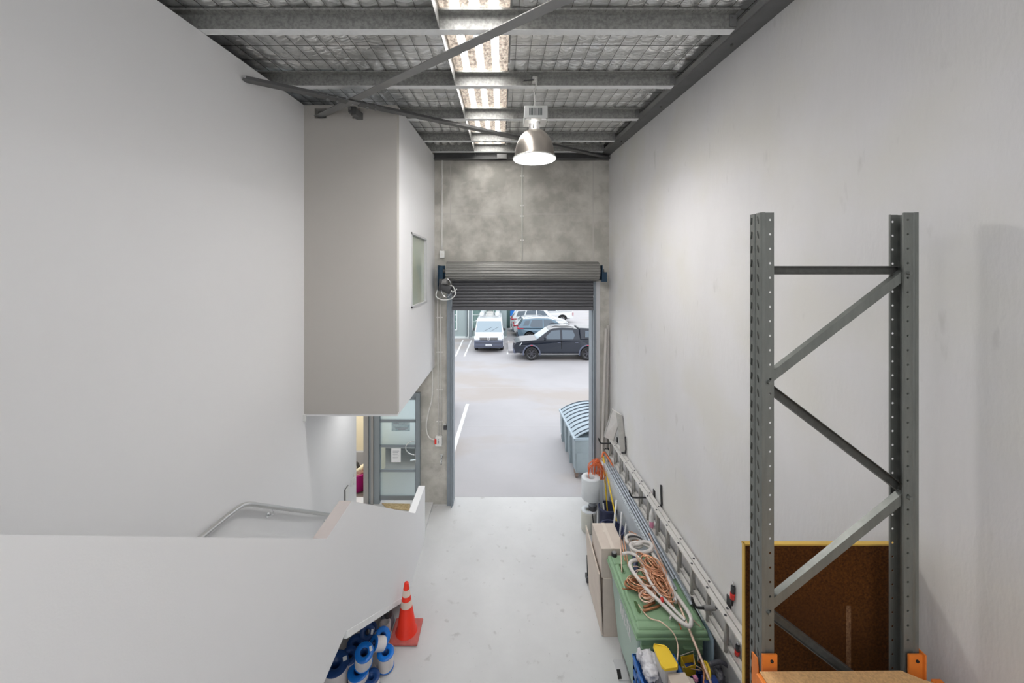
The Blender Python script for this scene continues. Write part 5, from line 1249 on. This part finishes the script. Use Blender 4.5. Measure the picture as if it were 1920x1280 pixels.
def pane(q, poly, yf, s, out=.006, th=.012):
    k = len(poly); a = [(x, s*(yf(z)+out-th), z) for x, z in poly]; b = [(x, s*(yf(z)+out), z) for x, z in poly]
    q.add(a+b, [tuple(range(k-1, -1, -1)), tuple(range(k, 2*k))]+[(i, (i+1) % k, k+(i+1) % k, k+i) for i in range(k)])
def car(nm, lab, cat, paint, L, Wd, top, cabin, wins, wheels, r_, belt, wroof, zs2=.32, rimm='rim', spokes=6, ends=None, glass='c_glass', windscreen=None, rearglass=None, group='vehicles parked in the yard'):
    t = thing(nm, (0, 0, 0), lab, cat, group)
    hw = Wd/2
    poly = body_poly(0, L, top, wheels, r_, zs2)
    def yw(x, z):
        f = 1.0
        e = min(x, L-x)
        if e < .55: f -= .13*((.55-e)/.55)**2
        if z > belt-.25: f -= .03*(z-belt+.25)/.25
        return hw*f
    q = MB(); k = len(poly)
    q.add([(x, -yw(x, z), z) for x, z in poly]+[(x, yw(x, z), z) for x, z in poly], [tuple(range(k-1, -1, -1)), tuple(range(k, 2*k))]+[(i, (i+1) % k, k+(i+1) % k, k+i) for i in range(k)])
    q.build('car_body', M[paint], t, bevel=.035, seg=3)
    q = MB(); q.box(.3, L-.3, -hw+.25, hw-.25, zs2-.06, zs2+.35); q.build('underbody', M['black'], t)
    ztop_ = max(z for x, z in cabin)
    def yf(z): return (hw*.965)+(wroof-hw*.965)*(z-belt)/(ztop_-belt)
    q = MB(); k = len(cabin)
    q.add([(x, -yf(z), z) for x, z in cabin]+[(x, yf(z), z) for x, z in cabin], [tuple(range(k-1, -1, -1)), tuple(range(k, 2*k))]+[(i, (i+1) % k, k+(i+1) % k, k+i) for i in range(k)])
    q.build('cabin', M[paint], t, bevel=.04, seg=3)
    for w_ in wins:
        for s in (-1, 1):
            q = MB(); pane(q, w_, yf, s); q.build('side_window', M[glass], t)
    def screen(a, b, nm2, ins=.06, m=glass):
        (x0_, z0_), (x1_, z1_) = a, b; d_ = Vector((x1_-x0_, 0, z1_-z0_)).normalized(); n_ = Vector((-d_.z, 0, d_.x))
        if (n_.x > 0) != (x0_ > L/2): n_ = -n_ if n_.z < 0 else n_
        if n_.z < 0: n_ = -n_
        A = Vector((x0_, 0, z0_))+d_*.05; B = Vector((x1_, 0, z1_))-d_*.05
        ya, yb2 = yf(A.z)-ins, yf(B.z)-ins
        v = [A+Vector((0, -ya, 0)), A+Vector((0, ya, 0)), B+Vector((0, yb2, 0)), B+Vector((0, -yb2, 0))]
        q = MB(); q.add([p_-n_*.01 for p_ in v]+[p_+n_*.008 for p_ in v], [(3, 2, 1, 0), (4, 5, 6, 7)]+[(i, (i+1) % 4, 4+(i+1) % 4, 4+i) for i in range(4)]); q.build(nm2, M[m], t)
    if windscreen: screen(*windscreen, 'windscreen', m='c_glass_pale')
    if rearglass: screen(*rearglass, 'rear_window')
    for x in wheels:
        for s in (-1, 1): wheel(t, x, s*(hw-.13), r_, s, rimm, spokes=spokes)
    t['_hw'] = hw
    return t, yf
def add(t, q, nm, m, **k): return q.build(nm, M[m], t, **k)
def mirrors(t, x, z, hw, m):
    for s in (-1, 1):
        q = MB(); q.box(x-.05, x+.06, min(s*hw, s*(hw+.14)), max(s*hw, s*(hw+.14)), z-.07, z+.09); add(t, q, 'mirror', m, bevel=.03)
# black dual-cab pickup
top_ = [(.02, .42), (-.03, .62), (-.02, .86), (.06, 1.0), (.35, 1.08), (1.25, 1.17), (3.72, 1.17), (5.2, 1.20), (5.25, 1.1), (5.25, .5), (5.2, .42)]
cab = [(1.2, 1.14), (1.98, 1.70), (2.2, 1.79), (2.7, 1.83), (3.3, 1.81), (3.66, 1.74), (3.73, 1.14)]
t, yf = car('pickup_truck', 'black dual-cab pickup with black canopy parked side-on outside the door', 'pickup truck', 'c_black', 5.25, 1.86, top_, cab,
    [[(1.62, 1.19), (2.12, 1.66), (2.58, 1.70), (2.58, 1.19)], [(2.70, 1.19), (2.70, 1.70), (3.30, 1.69), (3.42, 1.42), (3.30, 1.19)]], (.95, 4.12), .39, 1.16, .70, zs2=.42, rimm='rim_dark', spokes=6, windscreen=((1.2, 1.14), (1.98, 1.70)))
q = MB(); hc = .90; q.hexa([(3.72, -hc, 1.17), (5.2, -hc, 1.17), (5.2, hc, 1.17), (3.72, hc, 1.17), (3.68, -.74, 1.82), (5.02, -.74, 1.76), (5.02, .74, 1.76), (3.68, .74, 1.82)]); add(t, q, 'canopy', 'c_black', bevel=.05)
for s in (-1, 1):
    q = MB(); pane(q, [(3.98, 1.30), (4.02, 1.66), (4.86, 1.62), (4.98, 1.30)], lambda z: hc-(hc-.74)*(z-1.19)/.58, s); add(t, q, 'canopy_window', 'c_glass')
    q = MB(); pane(q, [(3.95, 1.27), (3.99, 1.69), (4.88, 1.65), (5.01, 1.27)], lambda z: hc-(hc-.74)*(z-1.19)/.58, s, .003); add(t, q, 'window_rubber', 'black')
    for wx in (.95, 4.12):
        q = MB(); R1 = .47; q.tube([(wx+R1*math.cos(a), s*.935, .39+R1*math.sin(a)) for a in [PI*(-.06+1.12*k/18) for k in range(19)]], .045, 8); add(t, q, 'arch_flare', 'c_grey')
        q = MB(); q.box(wx-.06, wx+.06, s*.985-.006, s*.985+.006, .85, .885); add(t, q, 'side_marker', 'lamp_red')
    q = MB(); q.box(1.45, 3.62, s*.90-.07, s*.90+.07, .36, .40); add(t, q, 'side_step', 'rim')
    q = MB(); q.tube([(2.15, s*.64, 1.86), (2.3, s*.64, 1.90), (3.2, s*.64, 1.88), (3.38, s*.64, 1.83)], .018, 8); add(t, q, 'roof_rail', 'black')
    for x in (2.42, 3.42): q = MB(); q.box(x, x+.17, s*.93-.015, s*.93+.015, 1.0, 1.03); add(t, q, 'door_handle', 'c_grey')
    q = MB(); q.hexa([(.04, s*.60, .78), (.30, s*.885, .82), (.32, s*.80, .82), (.08, s*.52, .78), (.10, s*.60, .94), (.42, s*.895, 1.0), (.42, s*.8, 1.0), (.16, s*.52, .94)]); add(t, q, 'headlamp', 'lamp_clear')
    q = MB(); q.box(2.63, 2.66, s*.915-.01, s*.915+.012, .5, 1.15); add(t, q, 'door_gap', 'gap')
    q = MB(); q.box(5.2, 5.27, s*.82-.05, s*.82+.05, .8, 1.08); add(t, q, 'tail_lamp', 'lamp_red')
q = MB(); q.box(-.06, .02, -.48, .48, .62, .92); add(t, q, 'grille', 'rim_dark', bevel=.02)
q = MB(); q.box(-.08, .12, -.80, .80, .38, .58); add(t, q, 'front_bumper', 'c_grey', bevel=.05)
mirrors(t, 1.72, 1.24, .88, 'c_black')
t.location = (.76, 21.1+.93, 0)

# white van, facing the camera
top_ = [(.02, .36), (-.02, .60), (.02, .86), (.10, 1.0), (.62, 1.17), (4.9, 1.17), (4.9, .4), (4.86, .36)]
cab = [(.58, 1.13), (1.38, 1.80), (1.62, 1.92), (2.2, 1.96), (4.75, 1.96), (4.9, 1.15)]
t, yf = car('white_van', 'white van facing the camera with loaded roof rack, parked by the grey building', 'van', 'c_white', 4.9, 1.90, top_, cab,
    [[(1.22, 1.20), (1.62, 1.76), (2.1, 1.78), (2.1, 1.20)]], (.95, 3.95), .34, 1.15, .80, zs2=.30, windscreen=((.58, 1.13), (1.40, 1.81)))
q = MB(); q.box(-.07, .18, -.90, .90, .30, .78); add(t, q, 'front_bumper', 'c_grey', bevel=.06)
q = MB(); q.box(-.085, -.05, -.82, .82, .40, .43).box(-.085, -.05, -.82, .82, .60, .62); add(t, q, 'bumper_line', 'dkgrey')
q = MB(); q.box(-.05, .1, -.55, .55, .80, .93); add(t, q, 'grille', 'dkgrey', bevel=.02)
for z in (.84, .90): q = MB(); q.box(-.065, -.045, -.58, .58, z-.008, z+.008); add(t, q, 'grille_bar', 'chrome')
em = add(t, MB().tube([(-.075, .085*math.cos(a), .87+.085*math.sin(a)) for a in [2*PI*k/24 for k in range(24)]], .011, 6, closed=True), 'emblem', 'chrome')
q = MB().tube([(-.08, -.045, .93), (-.08, 0, .875), (-.08, .045, .93)], .008, 6).tube([(-.08, -.07, .90), (-.08, -.032, .80), (-.08, 0, .86), (-.08, .032, .80), (-.08, .07, .90)], .008, 6); q.build('emblem_letters', M['chrome'], em)
for s in (-1, 1):
    q = MB(); q.hexa([(-.03, s*.56, .80), (.10, s*.90, .82), (.16, s*.85, .82), (.05, s*.52, .80), (.03, s*.58, .97), (.22, s*.91, 1.0), (.26, s*.85, 1.0), (.1, s*.52, .97)]); add(t, q, 'headlamp', 'lamp_clear')
q = MB(); q.box(-.10, -.07, -.19, .19, .42, .54); pl = add(t, q, 'number_plate', 'plate')
q = MB()
for k in range(6): q.box(-.104, -.10, -.15+k*.052, -.15+k*.052+.032, .455, .50)
q.build('plate_characters', M['ink'], pl)
q = MB(); q.tube([(.66, .35, 1.21), (.95, -.2, 1.45)], .008, 6).tube([(.66, -.1, 1.21), (.95, -.6, 1.45)], .008, 6); add(t, q, 'wiper', 'black')
mirrors(t, 1.05, 1.28, .93, 'dkgrey')
t.rotation_euler = (0, 0, PI/2); t.location = (-.79, 23.2, 0)
van = t
# load on the van roof (world coordinates: van front at y=23.3, x centre -.79)
VX, VY = -.79, 23.2
rt = thing('roof_rack', (VX, VY+3, 1.96), 'white roof rack across the top of the white van', 'roof rack')
for dy in (1.9, 2.9, 3.9): MB().box(VX-.72, VX+.72, VY+dy-.02, VY+dy+.02, 2.03, 2.06).box(VX-.70, VX-.66, VY+dy-.02, VY+dy+.02, 1.93, 2.03).box(VX+.66, VX+.70, VY+dy-.02, VY+dy+.02, 1.93, 2.03).build('cross_bar', M['c_white'], rt)
MB().tube([(VX-.34+.0, VY+2.4, 2.06), (VX-.28, VY+2.4, 2.25), (VX-.12, VY+2.4, 2.34), (VX+.12, VY+2.4, 2.34), (VX+.28, VY+2.4, 2.25), (VX+.34, VY+2.4, 2.06)], .022, 8).build('hoop', M['railsteel'], rt)
for s, lab in ((-1, 'white storage tube on the van roof, on the building side'), (1, 'white storage tube on the van roof, on the pickup side')):
    t = thing('pipe_carrier', (VX+s*.52, VY+3, 2.2), lab, 'pipe carrier', 'tubes on the van roof')
    MB().cyl((VX+s*.52, VY+1.75, 2.20), (VX+s*.52, VY+4.4, 2.20), .15, 24).build('tube', M['c_white'], t)
    MB().cyl((VX+s*.52, VY+1.72, 2.20), (VX+s*.52, VY+1.75, 2.20), .12, 24).build('end_cap', M['white_plastic'], t)
t = thing('roof_ladder', (VX, VY+3, 2.1), 'ladder lying between the tubes on the van roof', 'ladder')
for s in (-1, 1): MB().box(VX+s*.2-.02, VX+s*.2+.02, VY+1.75, VY+4.6, 2.06, 2.13).build('rail', M['alu'], t)
for k in range(9): MB().cyl((VX-.2, VY+1.9+k*.3, 2.095), (VX+.2, VY+1.9+k*.3, 2.095), .015, 8).build('rung', M['alu'], t)

# SUVs and cars, front towards +X after half turn
def suv(nm, lab, cat, paint, L, H, x_rear, y_mid, Wd=1.82, hatch=False, rimm='rim'):
    b = H*.60
    top_ = [(.02, .38), (-.02, .60), (.05, .82), (.3, .92), (1.15, b), (L-.12, b+.02), (L, b-.12), (L-.01, .55), (L-.08, .36)]
    rx = L-.55 if hatch else L-.28
    cab = [(1.1, b-.03), (1.85, H-.10), (2.3, H-.01), (3.1, H), (rx-.15, H-.06), (L-.06, b+.05), (L-.1, b-.03)]
    wins = [[(1.55, b+.04), (2.05, H-.13), (2.62, H-.09), (2.62, b+.04)], [(2.70, b+.04), (2.70, H-.09), (3.45, H-.12), (3.62, b+.16), (3.45, b+.04)]]
    if not hatch: wins.append([(3.72, b+.16), (3.58, H-.14), (rx-.28, H-.16), (rx-.10, b+.16)])
    t, yf = car(nm, lab, cat, paint, L, Wd, top_, cab, wins, (.85, L-.85), .35, b, .66, zs2=.30, rimm=rimm, windscreen=((1.1, b-.03), (1.85, H-.10)), rearglass=((L-.07, b+.04), (rx-.14, H-.07)))
    for s in (-1, 1):
        q = MB(); q.box(L-.16, L+.015, s*.70-.17, s*.70+.17, b-.10, b+.02); add(t, q, 'tail_lamp', 'lamp_red', bevel=.03)
        q = MB(); q.box(L-.42, L-.12, s*.855-.03, s*.855+.02, b-.07, b+.0); add(t, q, 'tail_lamp', 'lamp_red', bevel=.02)
        q = MB(); q.box(.04, .4, s*.72-.15, s*.72+.12, .70, .82); add(t, q, 'headlamp', 'lamp_clear', bevel=.03)
        q = MB(); q.tube([(1.9, s*.60, H-.03), (2.1, s*.60, H+.03), (rx-.4, s*.60, H+.02), (rx-.25, s*.60, H-.03)], .014, 6); add(t, q, 'roof_rail', 'rim')
    mirrors(t, 1.55, b+.08, Wd/2, paint)
    q = MB(); q.box(L-.02, L+.04, -.75, .75, .34, .52); add(t, q, 'rear_bumper', 'c_grey', bevel=.03)
    q = MB(); q.box(L+.0, L+.02, -.24, .24, .62, .74); add(t, q, 'number_plate', 'plate')
    t.rotation_euler = (0, 0, PI); t.location = (x_rear+L, y_mid, 0)
    return t
suv('blue_suv', 'steel blue SUV seen from its rear side behind the black pickup', 'car', 'c_blue', 4.5, 1.67, 1.17, 27.6)
suv('white_hatchback', 'white hatchback between the steel blue SUV and the white wagon', 'car', 'c_white', 4.3, 1.50, .94, 29.8, hatch=True)
t = suv('white_wagon', 'tall white four-wheel-drive wagon with red tail lamps beyond the hatchback', 'car', 'c_white', 4.75, 1.88, .86, 32.05)
# royal blue van further back
suv('blue_car', 'bright royal blue car farthest back behind the white wagon', 'car', 'c_royal', 4.6, 1.72, .84, 40.2)
# far white pickup with canopy, facing left
top_ = [(.02, .42), (-.03, .62), (.0, .95), (.35, 1.05), (1.25, 1.15), (5.1, 1.15), (5.15, 1.05), (5.15, .5), (5.1, .42)]
cab = [(1.2, 1.12), (1.95, 1.70), (2.3, 1.78), (3.3, 1.78), (3.5, 1.72), (3.62, 1.12)]
t, yf = car('pickup_truck', 'white dual-cab pickup with white canopy parked far across the yard', 'pickup truck', 'c_white', 5.15, 1.80, top_, cab,
    [[(1.60, 1.17), (2.10, 1.62), (2.52, 1.66), (2.52, 1.17)], [(2.62, 1.17), (2.62, 1.66), (3.3, 1.65), (3.42, 1.17)]], (.95, 4.08), .37, 1.14, .70, zs2=.42, windscreen=((1.2, 1.12), (1.95, 1.70)))
q = MB(); q.hexa([(3.66, -.86, 1.15), (5.1, -.86, 1.15), (5.1, .86, 1.15), (3.66, .86, 1.15), (3.70, -.74, 1.80), (4.95, -.74, 1.76), (4.95, .74, 1.76), (3.70, .74, 1.80)]); add(t, q, 'canopy', 'c_white', bevel=.05)
for s in (-1, 1):
    q = MB(); pane(q, [(3.85, 1.24), (3.85, 1.66), (4.75, 1.62), (4.92, 1.24)], lambda z: .86-.12*(z-1.15)/.6, s); add(t, q, 'canopy_window', 'c_glass')
    q = MB(); q.tube([(4.08+.45*math.cos(a), s*.89, .37+.45*math.sin(a)) for a in [PI*k/14 for k in range(15)]], .035, 8); add(t, q, 'arch_flare', 'dkgrey')
    q = MB(); q.box(5.1, 5.17, s*.80-.06, s*.80+.06, .72, 1.02); add(t, q, 'tail_lamp', 'lamp_red')
mirrors(t, 1.7, 1.2, .86, 'c_white')
t.location = (1.93, 36.7+.9, 0)
# car just outside to the left, only its nose side shows past the door guide
t = suv('hatchback', 'pale car parked outside, only its wheel and corner showing past the left door guide', 'car', 'c_white', 4.3, 1.50, 0, 0, hatch=True)
t.rotation_euler = (0, 0, PI/2); t.location = (-2.63, 9.75, 0)
